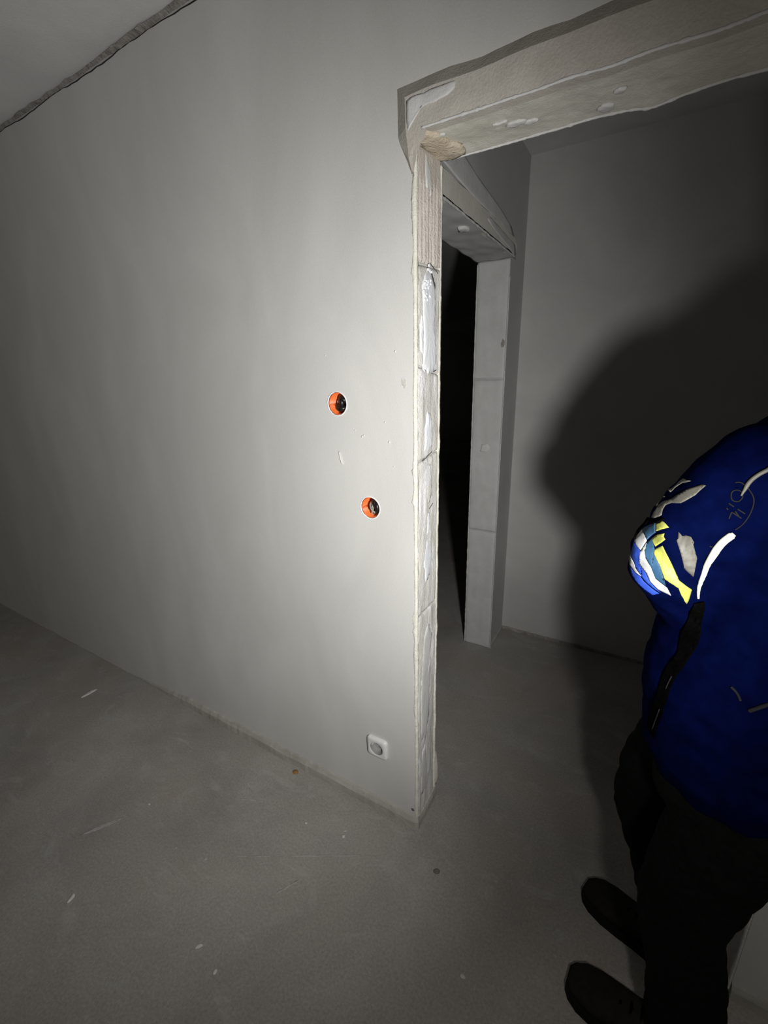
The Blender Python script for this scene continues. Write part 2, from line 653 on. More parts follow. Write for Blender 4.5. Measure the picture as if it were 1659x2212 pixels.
def edge_bead(name, pts, r, mat, parent, seed):
    rr = [r * (0.55 + 0.9 * abs(nz(i * 0.43, seed, 2.2)) + 0.4 * abs(nz(i * 1.7, seed, 5.2))) for i in range(len(pts))]
    vs, fs = tube_vf(pts, rr, 7)
    return obj(name, vs, fs, mat, parent, True)


edge_bead('edge_bead', [(0.03 + i * 0.865 / 140, -P + 0.001, 2.0415 + 0.003 * nz((0.03 + i * 0.865 / 140) * 14, 7.1)) for i in range(141)], 0.0032, 'pale', W1, 3.0)
pts = []
for i in range(141):
    x = 0.04 + i * 0.85 / 140
    k = math.exp(-((x - 0.455) / 0.035) ** 2)
    pts.append((x, T1 + 0.001, 2.045 - 0.009 * k + 0.004 * nz(x * 11, T1 * 14, 1.0)))
edge_bead('edge_bead', pts, 0.0036, 'pale', W1, 9.0)
# splats of plaster under the door head
for k, (x, y, w_, l_) in enumerate([(0.205, 0.075, 0.012, 0.030), (0.232, 0.085, 0.010, 0.022), (0.175, 0.055, 0.004, 0.022), (0.055, 0.03, 0.008, 0.010),
                                    (0.052, 0.075, 0.007, 0.012), (0.372, 0.12, 0.018, 0.022), (0.40, 0.07, 0.010, 0.016)]):
    ol = [(x + l_ * math.cos(a) * (0.7 + 0.5 * abs(nz(a * 2, k))), y + w_ * math.sin(a) * (0.7 + 0.5 * abs(nz(a * 3, k + 9)))) for a in [i * 2 * math.pi / 10 for i in range(10)]]
    blob('plaster_splat', ol, lambda u, w, h: (u, w, 2.0445 - h), 0.004, 'pale', SOF, k * 1.7, 0.002)
# tan foam in the corner of the door head
blob('foam_lump', [(0.0, -0.015), (0.022, -0.02), (0.052, 0.02), (0.058, 0.06), (0.075, 0.10), (0.070, 0.14), (0.03, 0.148), (0.0, 0.14), (-0.002, 0.07)],
     lambda u, w, h: (u, w, 2.044 - h), 0.008, 'tan', W1, 4.4, 0.005, 4)

# left jamb: render blocks between the corner beads -------------------------------------------------
BLK = [(0.035, 0.838, 'jamb'), (0.842, 1.318, 'jamb'), (1.323, 1.550, 'jamb'), (1.556, 1.797, 'jamb'), (1.803, 2.040, 'pinkish')]
for k, (z0, z1, mt) in enumerate(BLK):
    nv = max(12, int((z1 - z0) / 0.006))

    def jamb_fn(s, t, z0=z0, z1=z1, k=k):
        y = 0.007 + s * 0.134
        skew = (0.0, 0.010, -0.014, 0.006, 0.010)[k]
        skew0 = (0.0, 0.0, 0.010, -0.014, 0.006)[k]
        z = z0 + t * (z1 - z0) + (s - 0.5) * (skew * t + skew0 * (1 - t)) * 1.6
        x = 0.0065 + 0.0022 * nz(y * 45, z * 9, k) + 0.0010 * nz(y * 160, z * 60, k + 4)
        if k == 4:
            x += 0.0028 * math.sin(y * 330 + 2 * nz(z * 6, 1)) * min(1, max(0, (1.99 - z) / 0.03))
        if k == 0 and z < 0.55:
            # crumbled hollow at the foot
            x -= 0.003 * max(0, nz(y * 30, z * 12, 8)) + 0.004 * max(0.0, (s - 0.62) / 0.38) * min(1, (0.55 - z) / 0.1)
        e = min(s, 1 - s, t * 6, (1 - t) * 6)
        x -= 0.003 * math.exp(-e / 0.03)
        return (x, y, z), (-1, 0, 0)
    sheet('render_block', 26, nv, jamb_fn, 0.006, mt, W1)


def bead_strip(name, front, seed):
    """ragged cream foam bead along one jamb corner, lapping onto the wall face on the front side"""
    n = 330
    vs, fs = [], []
    for i in range(n + 1):
        z = 0.03 + (2.035 - 0.03) * i / n
        r1 = abs(nz(z * 13, seed)) + 0.5 * abs(nz(z * 55, seed + 3))
        w_ = 0.0095 + 0.005 * nz(z * 7, seed + 6) + 0.003 * nz(z * 40, seed + 7)
        amp = 0.35 + 0.65 * min(1.0, max(0.0, 0.55 + 1.6 * nz(z * 5.0, seed + 11)))
        if front:
            lap = 0.003 + 0.010 * max(0, nz(z * 6.5, seed + 1) + 0.05) + 0.004 * max(0, nz(z * 60, seed + 2))
            for zc_, a in ((1.21, 0.012), (0.835, 0.014), (0.79, 0.012), (1.78, 0.010), (1.29, 0.008), (0.5, 0.006)):
                lap += a * math.exp(-((z - zc_) / 0.022) ** 2) * (0.4 + 1.3 * abs(nz(z * 130, seed + 8)))
            if z > 1.96:
                lap *= 0.3
            row = [(-lap, 0.001, z), (-lap * 0.6, -(0.0012 + 0.0015 * r1) * amp, z), (-0.001, -(0.0022 + 0.002 * r1) * amp, z), (0.004 + 0.003 * r1 * amp, -0.001, z),
                   (0.006 + 0.004 * r1 * amp, 0.005, z), (0.0055, w_, z), (0.0, w_, z), (0.0, 0.001, z)]
        else:
            row = [(0.0, T1 - w_, z), (0.0055, T1 - w_, z), (0.0065 + 0.005 * r1 * amp, T1 - 0.005, z), (0.006 + 0.004 * r1 * amp, T1 + 0.001, z),
                   (0.001, T1 + 0.0035 + 0.0025 * r1, z), (-0.004, T1 + 0.001, z)]
        vs += row
    k = len(row)
    for i in range(n):
        for j in range(k):
            l = (j + 1) % k
            fs.append((i * k + j, i * k + l, (i + 1) * k + l, (i + 1) * k + j))
    fs += [tuple(reversed(range(k))), tuple(range(n * k, n * k + k))]
    return obj(name, vs, fs, 'cream', W1, True)


bead_strip('corner_bead', True, 2.0)
bead_strip('corner_bead', False, 5.0)

# dabs of white filler on the jamb (coordinates: depth y, height z)
jam3 = lambda u, w, h: (0.0048 + h, u, w)
dabs = [
    ([(0.036, 1.555), (0.050, 1.548), (0.075, 1.543), (0.095, 1.550), (0.118, 1.553), (0.120, 1.60), (0.106, 1.66), (0.112, 1.71), (0.108, 1.765), (0.085, 1.79), (0.05, 1.785), (0.03, 1.75), (0.036, 1.68), (0.042, 1.62)], 0.0045, 'filler'),
    ([(0.020, 1.60), (0.034, 1.59), (0.036, 1.65), (0.028, 1.69), (0.018, 1.66)], 0.004, 'filler'),
    ([(0.045, 1.34), (0.075, 1.335), (0.098, 1.35), (0.095, 1.41), (0.085, 1.445), (0.062, 1.445), (0.050, 1.40)], 0.004, 'filler'),
    ([(0.060, 0.93), (0.085, 0.95), (0.105, 1.02), (0.098, 1.06), (0.07, 1.075), (0.05, 1.05), (0.045, 0.99)], 0.003, 'filler'),
    ([(0.065, 1.085), (0.085, 1.09), (0.083, 1.15), (0.07, 1.16)], 0.003, 'filler'),
    ([(0.030, 0.36), (0.07, 0.33), (0.09, 0.42), (0.10, 0.55), (0.095, 0.66), (0.11, 0.75), (0.08, 0.80), (0.05, 0.76), (0.03, 0.62), (0.026, 0.48)], 0.003, 'pale'),
    ([(0.025, 0.12), (0.07, 0.10), (0.075, 0.20), (0.06, 0.32), (0.035, 0.30)], 0.003, 'pale'),
    ([(0.048, 2.03), (0.075, 2.005), (0.088, 1.965), (0.080, 1.945), (0.060, 1.955), (0.045, 1.99)], 0.003, 'pale'),
    ([(0.04, 1.22), (0.08, 1.18), (0.10, 1.21), (0.09, 1.30), (0.05, 1.30)], 0.003, 'jamb'),
]
for k, (ol, th, mt) in enumerate(dabs):
    blob('filler_dab', ol, jam3, th, mt, W1, k * 2.3, 0.005, 5)
# rough crumbs of filler at the top of the big dab
for k in range(22):
    y = 0.035 + 0.045 * random.random()
    z = 1.715 + 0.085 * random.random()
    ol = [(y + 0.006 * math.cos(a) * (0.6 + random.random() * 0.6), z + 0.0035 * math.sin(a)) for a in [i * 2 * math.pi / 7 for i in range(7)]]
    blob('filler_crumb', ol, lambda u, w, h: (0.0085 + h, u, w), 0.003, 'filler', W1, k, 0.001, 1)
# open cracks across the jamb
for k, (ya, za, yb, zb) in enumerate([(0.034, 1.314, 0.092, 1.331), (0.075, 1.807, 0.125, 1.792), (0.045, 1.555, 0.055, 1.548), (0.10, 1.548, 0.120, 1.553), (0.08, 1.165, 0.105, 1.176)]):
    n = 8
    pts = [(0.0068, ya + (yb - ya) * i / n, za + (zb - za) * i / n + 0.0012 * nz(i * 0.9, k)) for i in range(n + 1)]
    vs, fs = tube_vf(pts, 0.0011, 6)
    obj('crack', vs, fs, 'crack', W1, True)
# black crack beside the band at the top of the jamb
vs, fs = tube_vf([(-0.001, -0.0125, 2.025), (0.001, -0.0125, 2.005), (0.000, -0.0085, 1.985), (-0.001, -0.004, 1.972)], 0.0013, 6)
obj('crack', vs, fs, 'crack', W1, True)

# right jamb of the same doorway, simple render lining
sheet('jamb_lining', 12, 120, lambda s, t: ((DW - 0.004 - 0.002 * nz(s * 5, t * 30, 4), 0.002 + s * (T1 - 0.004), t * 2.04), (1, 0, 0)), 0.005, 'jamb', W1)

# small dents and drips on the wall face
blob('plaster_nib', [(-0.2495, 1.332), (-0.2465, 1.320), (-0.2375, 1.293), (-0.2405, 1.2925), (-0.246, 1.310)], lambda u, w, h: (u, -h, w), 0.0045, 'wall', W1, 3, 0.0006)
for k, (x, z, r) in enumerate([(-0.166, 1.378, 0.004), (-0.160, 1.381, 0.003), (-0.078, 1.367, 0.004), (-0.19, 1.395, 0.002), (-0.09, 1.42, 0.0025), (-0.065, 1.30, 0.002), (-0.28, 1.60, 0.002), (-0.055, 1.60, 0.003)]):
    blob('plaster_nib', [(x + r * 0.7 * math.cos(a), z + r * math.sin(a)) for a in [i * 2 * math.pi / 8 for i in range(8)]], lambda u, w, h: (u, -h, w), 0.0025, 'wall', W1, k, 0.0005, 1)
blob('grey_smear', [(-0.038, 1.535), (-0.026, 1.530), (-0.022, 1.515), (-0.028, 1.508), (-0.036, 1.518)], lambda u, w, h: (u, -h, w), 0.0005, 'smudge', W1, 6, 0.004)
blob('dirt_spot', [(-0.018, 0.075), (-0.010, 0.078), (-0.006, 0.070), (-0.012, 0.064), (-0.018, 0.067)], lambda u, w, h: (u, -h, w), 0.002, 'crack', W1, 6, 0.001)


# ------------------------------------------------------------------ edge strip at the wall foot
def edge_strip(name, path, hfun, dfun, mat):
    """path: list of (x, y, nx, ny, s) with outward normal; sloped-top strip"""
    vs, fs = [], []
    for (x, y, nx, ny, s) in path:
        h_, d_ = hfun(s), dfun(s)
        for (d, z) in [(-0.004, 0.0), (d_, 0.0), (d_ * 0.95, h_ * 0.62), (d_ * 0.45, h_ * 0.92), (-0.004, h_)]:
            vs.append((x + nx * d, y + ny * d, z))
    k = 5
    n = len(path)
    for i in range(n - 1):
        for j in range(k):
            l = (j + 1) % k
            fs.append((i * k + j, i * k + l, (i + 1) * k + l, (i + 1) * k + j))
    fs += [tuple(reversed(range(k))), tuple(range((n - 1) * k, n * k))]
    return struct(obj(name, vs, fs, mat, None, False))


path = []
for i in range(261):
    x = -3.9 + i * 3.9 / 260
    path.append((x, 0.0, 0, -1, x))
path.append((0.004, 0.002, 0.7, -0.7, 0.004))
for i in range(1, 16):
    path.append((0.006, 0.15 * i / 15, 1, 0, 0.01 + 0.15 * i / 15))


def strip_h(s):
    fade = min(1.0, max(0.12, (s + 1.75) / 0.5))
    side = 0.85 if s > 0.006 else 1.0
    return (0.050 + 0.006 * nz(s * 9, 2.2) + 0.003 * nz(s * 40, 1.2)) * fade * side


def strip_d(s):
    fade = min(1.0, max(0.25, (s + 1.75) / 0.5))
    return (0.016 + 0.004 * nz(s * 7, 4.2) + 0.002 * nz(s * 45, 6.2)) * fade * (0.5 if s > 0.006 else 1.0)


bs = edge_strip('baseboard_front', path, strip_h, strip_d, 'strip')
bs['label'] = 'low dusty edge strip along the foot of the plaster wall'
# clod of plaster at the back of the jamb foot
cv, cf = tube_vf([(0.004 + 0.003 * nz(i, 1), T1 + 0.006 + 0.003 * nz(i, 5), 0.045 + 0.017 * i) for i in range(10)], [0.004, 0.009, 0.012, 0.013, 0.011, 0.012, 0.010, 0.008, 0.006, 0.003], 10)
obj('plaster_clod', cv, cf, 'raw', W1, True)
path = [(DW + i * (XR - DW) / 40, 0.0, 0, -1, i * 0.05) for i in range(41)]
edge_strip('baseboard_right', path, lambda s: 0.045 + 0.005 * nz(s * 9, 5), lambda s: 0.012, 'strip')


# ------------------------------------------------------------------ passage: side wall with the second doorway, end wall
def side_wall():
    poly = [(T1, 0), (Y2A, 0), (Y2A, ZD - 0.004), (Y2, ZD - 0.004), (Y2, 0), (YF, 0), (YF, ZC), (T1, ZC)]
    v, f = prism(poly, lambda a, b, d: (d, a, b), X2 - T2, X2)
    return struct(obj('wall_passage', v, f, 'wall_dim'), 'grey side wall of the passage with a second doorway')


W2 = side_wall()
v, f = boxvf(X2 - 0.02, XR, Y3, Y3 + 0.15, 0, ZC)
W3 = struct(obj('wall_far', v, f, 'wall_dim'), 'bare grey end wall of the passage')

# proud band over the second doorway
p2 = 0.020
poly = [(Y2A - 0.02, 2.112)]
for i in range(1, 24):
    y = Y2A - 0.02 + i * (Y2 - Y2A + 0.035) / 24
    poly.append((y, 2.112 + 0.005 * nz(y * 8, 2.2)))
poly += [(Y2 + 0.014, 2.095), (Y2 + 0.012, 2.06), (Y2, 2.043)]
for i in range(23, 0, -1):
    y = Y2A - 0.02 + i * (Y2 - Y2A + 0.02) / 24
    poly.append((y, 2.043 + 0.003 * nz(y * 12, 6)))
poly += [(Y2A - 0.02, 2.043)]
v, f = sloped_band(poly, lambda a, b: -p2, lambda a, b: (a + (0.020 if a > Y2 + 0.005 else 0.0), b + (0.024 if b > 2.08 else 0.0)), lambda a, b, d: (X2 - d, a, b))
B2 = obj('lintel_band', v, f, 'olive', W2)
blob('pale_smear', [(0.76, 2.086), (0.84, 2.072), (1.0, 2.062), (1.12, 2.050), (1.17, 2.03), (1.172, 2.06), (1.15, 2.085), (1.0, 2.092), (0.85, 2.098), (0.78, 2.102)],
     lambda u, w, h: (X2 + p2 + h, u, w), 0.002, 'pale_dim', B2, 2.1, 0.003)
# broad smear of paler filler on the wall above that band
blob('filler_smear', [(0.30, 2.15), (0.60, 2.135), (0.9, 2.13), (1.16, 2.118), (1.20, 2.10), (1.215, 2.13), (1.15, 2.160), (0.95, 2.185), (0.74, 2.20), (0.55, 2.22), (0.35, 2.25)],
     lambda u, w, h: (X2 + h, u, w), 0.002, 'pale', W2, 5.1, 0.004)
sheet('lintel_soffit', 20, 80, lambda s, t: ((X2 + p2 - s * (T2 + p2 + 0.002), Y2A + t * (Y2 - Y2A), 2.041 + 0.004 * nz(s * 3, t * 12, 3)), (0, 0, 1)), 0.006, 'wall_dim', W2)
edge_bead('edge_bead', [(X2 + p2 - 0.001, Y2A + i * (Y2 - Y2A) / 90, 2.040 + 0.003 * nz(i * 0.2, 3)) for i in range(91)], 0.0045, 'pale_dim', W2, 1.0)
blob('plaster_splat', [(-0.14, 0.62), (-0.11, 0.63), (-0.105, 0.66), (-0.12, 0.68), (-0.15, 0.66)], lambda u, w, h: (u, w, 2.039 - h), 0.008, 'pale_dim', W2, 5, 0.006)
# far jamb of the second doorway: three render blocks
for k, (z0, z1) in enumerate([(0.0, 0.72), (0.724, 1.516), (1.520, 2.04)]):
    def j2(s, t, z0=z0, z1=z1, k=k):
        x = X2 - 0.001 - s * (T2 - 0.002)
        z = z0 + t * (z1 - z0)
        e = min(s, 1 - s, t * 6, (1 - t) * 6)
        y = Y2 - 0.006 + 0.002 * nz(x * 30, z * 8, k + 3) + 0.003 * math.exp(-e / 0.05)
        return (x, y, z), (0, 1, 0)
    sheet('render_block', 14, 70, j2, 0.006, 'pale_dim', W2)
edge_bead('edge_bead', [(X2 + 0.001, Y2 - 0.004, i * 1.97 / 140) for i in range(141)], 0.004, 'pale_dim', W2, 6.0)
edge_bead('edge_bead', [(X2 - T2 + 0.001, Y2 - 0.004, i * 2.03 / 140) for i in range(141)], 0.004, 'pale_dim', W2, 8.0)
blob('filler_dab', [(-0.20, 1.16), (-0.165, 1.155), (-0.15, 1.18), (-0.16, 1.20), (-0.19, 1.195)], lambda u, w, h: (u, Y2 - 0.0065 - h, w), 0.003, 'pale', W2, 1, 0.004)
blob('dirt_spot', [(-0.115, 1.66), (-0.105, 1.665), (-0.102, 1.69), (-0.112, 1.70), (-0.118, 1.68)], lambda u, w, h: (u, Y2 - 0.0065 - h, w), 0.002, 'joint', W2, 1, 0.002)
# skirting lines in the passage
path = [(X2 + 0.0 + i * (XR - X2) / 40, Y3, 0, -1, i * 0.06) for i in range(41)]
edge_strip('baseboard_far', path, lambda s: 0.018 + 0.006 * nz(s * 9, 5), lambda s: 0.008, 'joint')
path = [(X2, Y2 + i * (Y3 - Y2) / 10, 1, 0, i * 0.03) for i in range(11)]
edge_strip('baseboard_passage', path, lambda s: 0.02, lambda s: 0.006, 'strip')


# ------------------------------------------------------------------ junction boxes
def junction_box(hx, hz, label, wires, seed):
    t = empty('junction_box', (hx, 0.0, hz))
    tag(t, label, 'junction box', 'open junction boxes in the plaster wall')
    # cup
    n = 36
    prof = [(0.0296, 0.003), (0.0310, 0.003), (0.0310, 0.052), (0.0, 0.052), (0.0, 0.050), (0.0290, 0.050)]
    vs, fs = [], []
    for (r, y) in prof:
        for i in range(n):
            a = 2 * math.pi * i / n
            vs.append((hx + r * math.cos(a), y, hz + r * math.sin(a)))
    k = len(prof)
    for j in range(k):
        l = (j + 1) % k
        for i in range(n):
            q = (i + 1) % n
            fs.append((j * n + i, j * n + q, l * n + q, l * n + i))
    obj('box_cup', vs, fs, 'orange', t, True)
    # dark inner bottom
    vs = [(hx + 0.0288 * math.cos(2 * math.pi * i / n), 0.0495, hz + 0.0288 * math.sin(2 * math.pi * i / n)) for i in range(n)]
    vs += [(x, 0.047, z) for (x, _, z) in vs]
    fs = [tuple(range(n)), tuple(reversed(range(n, 2 * n)))] + [(i, (i + 1) % n, (i + 1) % n + n, i + n) for i in range(n)]
    obj('box_bottom', vs, fs, 'dark_hole', t)
    # chipped plaster rim
    vs, fs = [], []
    for i in range(n):
        a = 2 * math.pi * i / n
        c, s = math.cos(a), math.sin(a)
        ro = 0.0350 * (1 + 0.035 * nz(c * 3, s * 3, seed) + 0.03 * nz(c * 9, s * 9, seed))
        ri = 0.0322 * (1 + 0.02 * nz(c * 7, s * 7, seed + 3))
        for (r, y) in [(ro, 0.001), (ro * 0.985, -0.0013), (ri, -0.0012), (ri * 0.985, 0.004)]:
            vs.append((hx + r * c, y, hz + r * s))
    for i in range(n):
        q = (i + 1) % n
        for j in range(3):
            fs.append((i * 4 + j, q * 4 + j, q * 4 + j + 1, i * 4 + j + 1))
        fs.append((i * 4 + 3, q * 4 + 3, q * 4, i * 4))
    obj('plaster_rim', vs, fs, 'filler', t, True)
    for (mt, r, pts) in wires:
        vs, fs = tube_vf(spline([(hx + a, b, hz + c) for a, b, c in pts], 7), r, 8)
        obj('wire', vs, fs, mt, t, True)
    # screw boss lit on the left
    vs, fs = tube_vf([(hx - 0.0265, 0.006, hz - 0.004), (hx - 0.0265, 0.03, hz - 0.004)], 0.0028, 10)
    obj('screw_boss', vs, fs, 'orange', t, True)
    return t


junction_box(*HOLES[0], 'upper left orange junction box in the plaster wall', [
    ('cable_black', 0.0080, [(-0.012, 0.047, -0.018), (-0.003, 0.020, -0.012), (0.008, 0.012, 0.000), (0.004, 0.018, 0.018), (-0.008, 0.046, 0.018)]),
    ('cable_black', 0.0075, [(0.018, 0.047, -0.010), (0.014, 0.014, -0.013), (-0.002, 0.012, -0.016), (-0.010, 0.024, -0.002), (-0.012, 0.047, 0.008)]),
    ('cable_black', 0.0075, [(0.019, 0.047, 0.006), (0.018, 0.014, 0.008), (0.008, 0.014, 0.017), (-0.004, 0.030, 0.020), (-0.006, 0.047, 0.016)]),
    ('cable_grey', 0.0024, [(0.020, 0.046, 0.000), (0.014, 0.016, 0.004), (0.005, 0.010, 0.012), (0.004, 0.020, 0.022), (0.006, 0.046, 0.024)]),
    ('cable_grey', 0.0030, [(-0.014, 0.046, -0.010), (-0.012, 0.022, 0.000), (-0.010, 0.026, 0.012), (-0.012, 0.046, 0.016)]),
], 1.0)
junction_box(*HOLES[1], 'lower right orange junction box nearest the doorway edge', [
    ('cable_black', 0.0078, [(0.012, 0.047, 0.018), (0.015, 0.016, 0.012), (0.018, 0.012, -0.006), (0.010, 0.022, -0.020), (0.0, 0.047, -0.022)]),
    ('cable_black', 0.0075, [(-0.008, 0.047, 0.019), (0.002, 0.018, 0.017), (0.012, 0.014, 0.002), (0.016, 0.030, -0.014), (0.018, 0.047, -0.018)]),
    ('cable_grey', 0.0026, [(-0.010, 0.046, 0.018), (-0.008, 0.016, 0.008), (-0.002, 0.010, -0.008), (0.010, 0.012, -0.016), (0.014, 0.030, -0.016)]),
    ('cable_grey', 0.0026, [(-0.004, 0.046, 0.020), (-0.003, 0.018, 0.012), (0.002, 0.012, -0.006), (0.000, 0.010, -0.020), (0.004, 0.030, -0.024)]),
    ('cable_black', 0.0075, [(-0.016, 0.047, 0.006), (-0.008, 0.020, 0.004), (-0.006, 0.018, -0.010), (-0.010, 0.047, -0.016)]),
    ('copper', 0.0016, [(0.002, 0.012, -0.012), (0.004, 0.008, -0.018), (0.009, 0.008, -0.020)]),
], 4.0)


# ------------------------------------------------------------------ wall socket
def wall_socket():
    sx, sz = SOCK
    t = empty('wall_socket', (sx, 0.0, sz))
    tag(t, 'white earthed wall socket low beside the doorway', 'socket')

    def rsq(hw, r, y, n=8):
        out = []
        for cxs, czs, a0 in ((1, 1, 0), (-1, 1, 90), (-1, -1, 180), (1, -1, 270)):
            for i in range(n):
                a = math.radians(a0 + 90 * i / (n - 1))
                out.append((sx + cxs * (hw - r) + r * math.cos(a), y, sz + czs * (hw - r) + r * math.sin(a)))
        return out
    N = 32
    rc = 0.0255
    circ = lambda r, y: [(sx + r * math.cos(math.radians(0) + 2 * math.pi * (i + 0.0) / N), y, sz + r * math.sin(2 * math.pi * i / N)) for i in range(N)]

    def ring_dir(pts):
        return pts
    # rounded frame: outer profile to the round opening, both lists run by angle
    import math as _m
    sq = lambda hw, r, y: sorted(rsq(hw, r, y), key=lambda p: _m.atan2(p[2] - sz, p[0] - sx) % (2 * _m.pi))
    rings = [sq(0.040, 0.012, 0.0), sq(0.0405, 0.012, -0.006), sq(0.0385, 0.012, -0.011), sq(0.033, 0.012, -0.0130), circ(rc + 0.002, -0.0142), circ(rc, -0.0132), circ(rc, -0.009)]
    vs = [p for r in rings for p in r]
    fs = []
    for j in range(len(rings) - 1):
        for i in range(N):
            q = (i + 1) % N
            fs.append((j * N + i, j * N + q, (j + 1) * N + q, (j + 1) * N + i))
    fp = obj('frame_plate', vs, fs, 'socket_white', t, True)
    for pl in fp.data.polygons:
        if pl.index >= 4 * N:
            pl.use_smooth = False
    # cup bottom
    bot = circ(rc - 0.0004, -0.0125) + circ(rc - 0.0008, 0.0105) + circ(rc + 0.0008, 0.013) + circ(rc + 0.0008, -0.0100)
    fs = [tuple(range(N, 2 * N)), tuple(reversed(range(2 * N, 3 * N)))]
    for a_, b_ in ((0, 1), (2, 3), (3, 0)):
        fs += [(a_ * N + i, a_ * N + (i + 1) % N, b_ * N + (i + 1) % N, b_ * N + i) for i in range(N)]
    cup = obj('socket_cup', bot, fs, 'socket_shade', t)
    # contact holes and earth pin
    for dx in (-0.0095, 0.0095):
        vs, fs = tube_vf([(sx + dx, 0.0108, sz - 0.001), (sx + dx, 0.0095, sz - 0.001)], 0.0032, 14)
        obj('contact_hole', vs, fs, 'dark_hole', cup, False)
    vs, fs = tube_vf([(sx, 0.011, sz + 0.0115), (sx, -0.002, sz + 0.0115), (sx, -0.0045, sz + 0.0115)], [0.0026, 0.0026, 0.001], 12)
    obj('earth_pin', vs, fs, 'steel', cup, True)
    # raised lugs inside the cup
    for sg in (-1, 1):
        v, f = boxvf(sx + sg * rc - (0.0025 if sg > 0 else 0), sx + sg * rc + (0.0025 if sg < 0 else 0), -0.004, 0.011, sz - 0.003, sz + 0.003)
        obj('guide_lug', v, f, 'socket_white', cup)
    vs, fs = tube_vf([(sx, 0.0108, sz - 0.010), (sx, 0.008, sz - 0.010)], [0.0035, 0.003], 12)
    obj('cover_screw', vs, fs, 'steel', cup, True)
    # back shell inside the wall so the thing is closed
    shell = circ(0.029, 0.0) + circ(0.029, 0.03)
    fs = [tuple(range(N, 2 * N))] + [(i, (i + 1) % N, (i + 1) % N + N, i + N) for i in range(N)]
    obj('back_box', shell, fs, 'orange', t)
    return t


wall_socket()


# ------------------------------------------------------------------ bits lying on the floor
def chip(name, x, y, lx, ly, h_, rot, mat, label, seed, n=9, cat='debris', group=None):
    ol = []
    for i in range(n):
        a = 2 * math.pi * i / n
        k = 0.75 + 0.5 * abs(nz(math.cos(a) * 2 + seed, math.sin(a) * 2, seed))
        u, w_ = lx * k * math.cos(a), ly * k * math.sin(a)
        ol.append((x + u * math.cos(rot) - w_ * math.sin(rot), y + u * math.sin(rot) + w_ * math.cos(rot)))
    o = blob(name, ol, lambda u, w, h: (u, w, max(0.0, h)), h_, mat, None, seed, 0.001, 2)
    # put the origin at the chip
    off = Vector((x, y, 0))
    for vtx in o.data.vertices:
        vtx.co -= off
    o.location = off
    return tag(o, label, cat, group)


chip('paper_scrap', -1.80, -0.198, 0.044, 0.014, 0.004, 1.57, 'chip', 'long pale paper scrap on the floor at far left', 1.0, 11)
chip('plaster_flake', -0.839, -0.735, 0.016, 0.007, 0.004, 1.9, 'chip', 'pale leaf shaped plaster flake near the lower left', 2.0)
chip('plaster_crumb', -0.205, -0.159, 0.007, 0.006, 0.005, 0.2, 'chip', 'round white plaster crumb before the wall corner', 3.0)
chip('plaster_splinter', -0.212, -0.140, 0.009, 0.002, 0.003, 0.6, 'chip', 'thin white splinter just behind the round white crumb', 4.0)
chip('plaster_crumb', -0.926, -0.423, 0.006, 0.004, 0.003, 0.2, 'chip', 'tiny pale speck in the middle of the left floor', 5.0)
chip('rusty_crumb', -0.530, -0.040, 0.016, 0.012, 0.006, 0.5, 'crumb', 'rusty brown crumb at the foot of the wall', 6.0)
chip('dirt_clod', 0.125, -0.103, 0.013, 0.008, 0.006, 0.4, 'darkspot', 'dark clod of dirt before the doorway', 7.0)
chip('plaster_flake', -0.384, -0.616, 0.014, 0.006, 0.003, 0.9, 'chip', 'faint pale flake low on the floor left of centre', 8.0)
chip('plaster_crumb', -0.297, -0.631, 0.006, 0.008, 0.003, 0.2, 'chip', 'small yellowish crumb near the lower edge of the floor', 9.0)
chip('plaster_crumb', -0.352, -0.186, 0.006, 0.004, 0.003, 0.2, 'chip', 'tiny pale crumb left of the round white crumb', 10.0)
chip('plaster_flake', 0.291, -0.307, 0.010, 0.006, 0.002, 0.2, 'chip', 'pale flake on the floor near the black shoes', 11.0)
# pale scratches and wiped streaks on the screed, one dab each
for k, (xa, ya, xb, yb, w_) in enumerate([(-0.29, -0.415, -0.245, -0.335, 0.003), (-1.03, -0.615, -0.96, -0.50, 0.007), (-0.64, -0.235, -0.55, -0.20, 0.003), (-0.498, -0.399, -0.06, -0.15, 0.002), (-0.70, -0.16, -0.60, -0.20, 0.003)]):
    d = Vector((xb - xa, yb - ya))
    nrm = Vector((-d.y, d.x)).normalized() * w_
    ol = []
    for i in range(8):
        t = i / 7
        q = math.sin(math.pi * t) ** 0.5 + 0.1
        ol.append((xa + d.x * t + nrm.x * q, ya + d.y * t + nrm.y * q))
    for i in range(7, -1, -1):
        t = i / 7
        q = math.sin(math.pi * t) ** 0.5 + 0.1
        ol.append((xa + d.x * t - nrm.x * q, ya + d.y * t - nrm.y * q))
    blob('dust_streak', ol, lambda u, w, h: (u, w, 0.0002 + max(0, h)), 0.0004, 'dust', FLOOR, k, 0.0025, 3)

#PERSON#

# ------------------------------------------------------------------ the person in the doorway
FACE = Vector((-0.5, 0.866, 0))          # where the body faces
LEFT = Vector((-0.866, -0.5, 0))         # towards the left arm


def loft_vf(secs, n=40, power=2.4):
    """secs: (cx, cy, z, depth, width) ellipse rings in the body frame"""
    vs, fs = [], []
    for (cx_, cy_, z, a, b) in secs:
        for i in range(n):
            an = 2 * math.pi * i / n
            c, s = math.cos(an), math.sin(an)
            c = math.copysign(abs(c) ** (2 / power), c)
            s = math.copysign(abs(s) ** (2 / power), s)
            vs.append(Vector((cx_, cy_, z)) + FACE * (a * c) + LEFT * (b * s))
    k = len(secs)
    for j in range(k - 1):
        for i in range(n):
            q = (i + 1) % n
            fs.append((j * n + i, j * n + q, (j + 1) * n + q, (j + 1) * n + i))
    fs.append(tuple(reversed(range(n))))
    fs.append(tuple(range((k - 1) * n, k * n)))
    return vs, fs


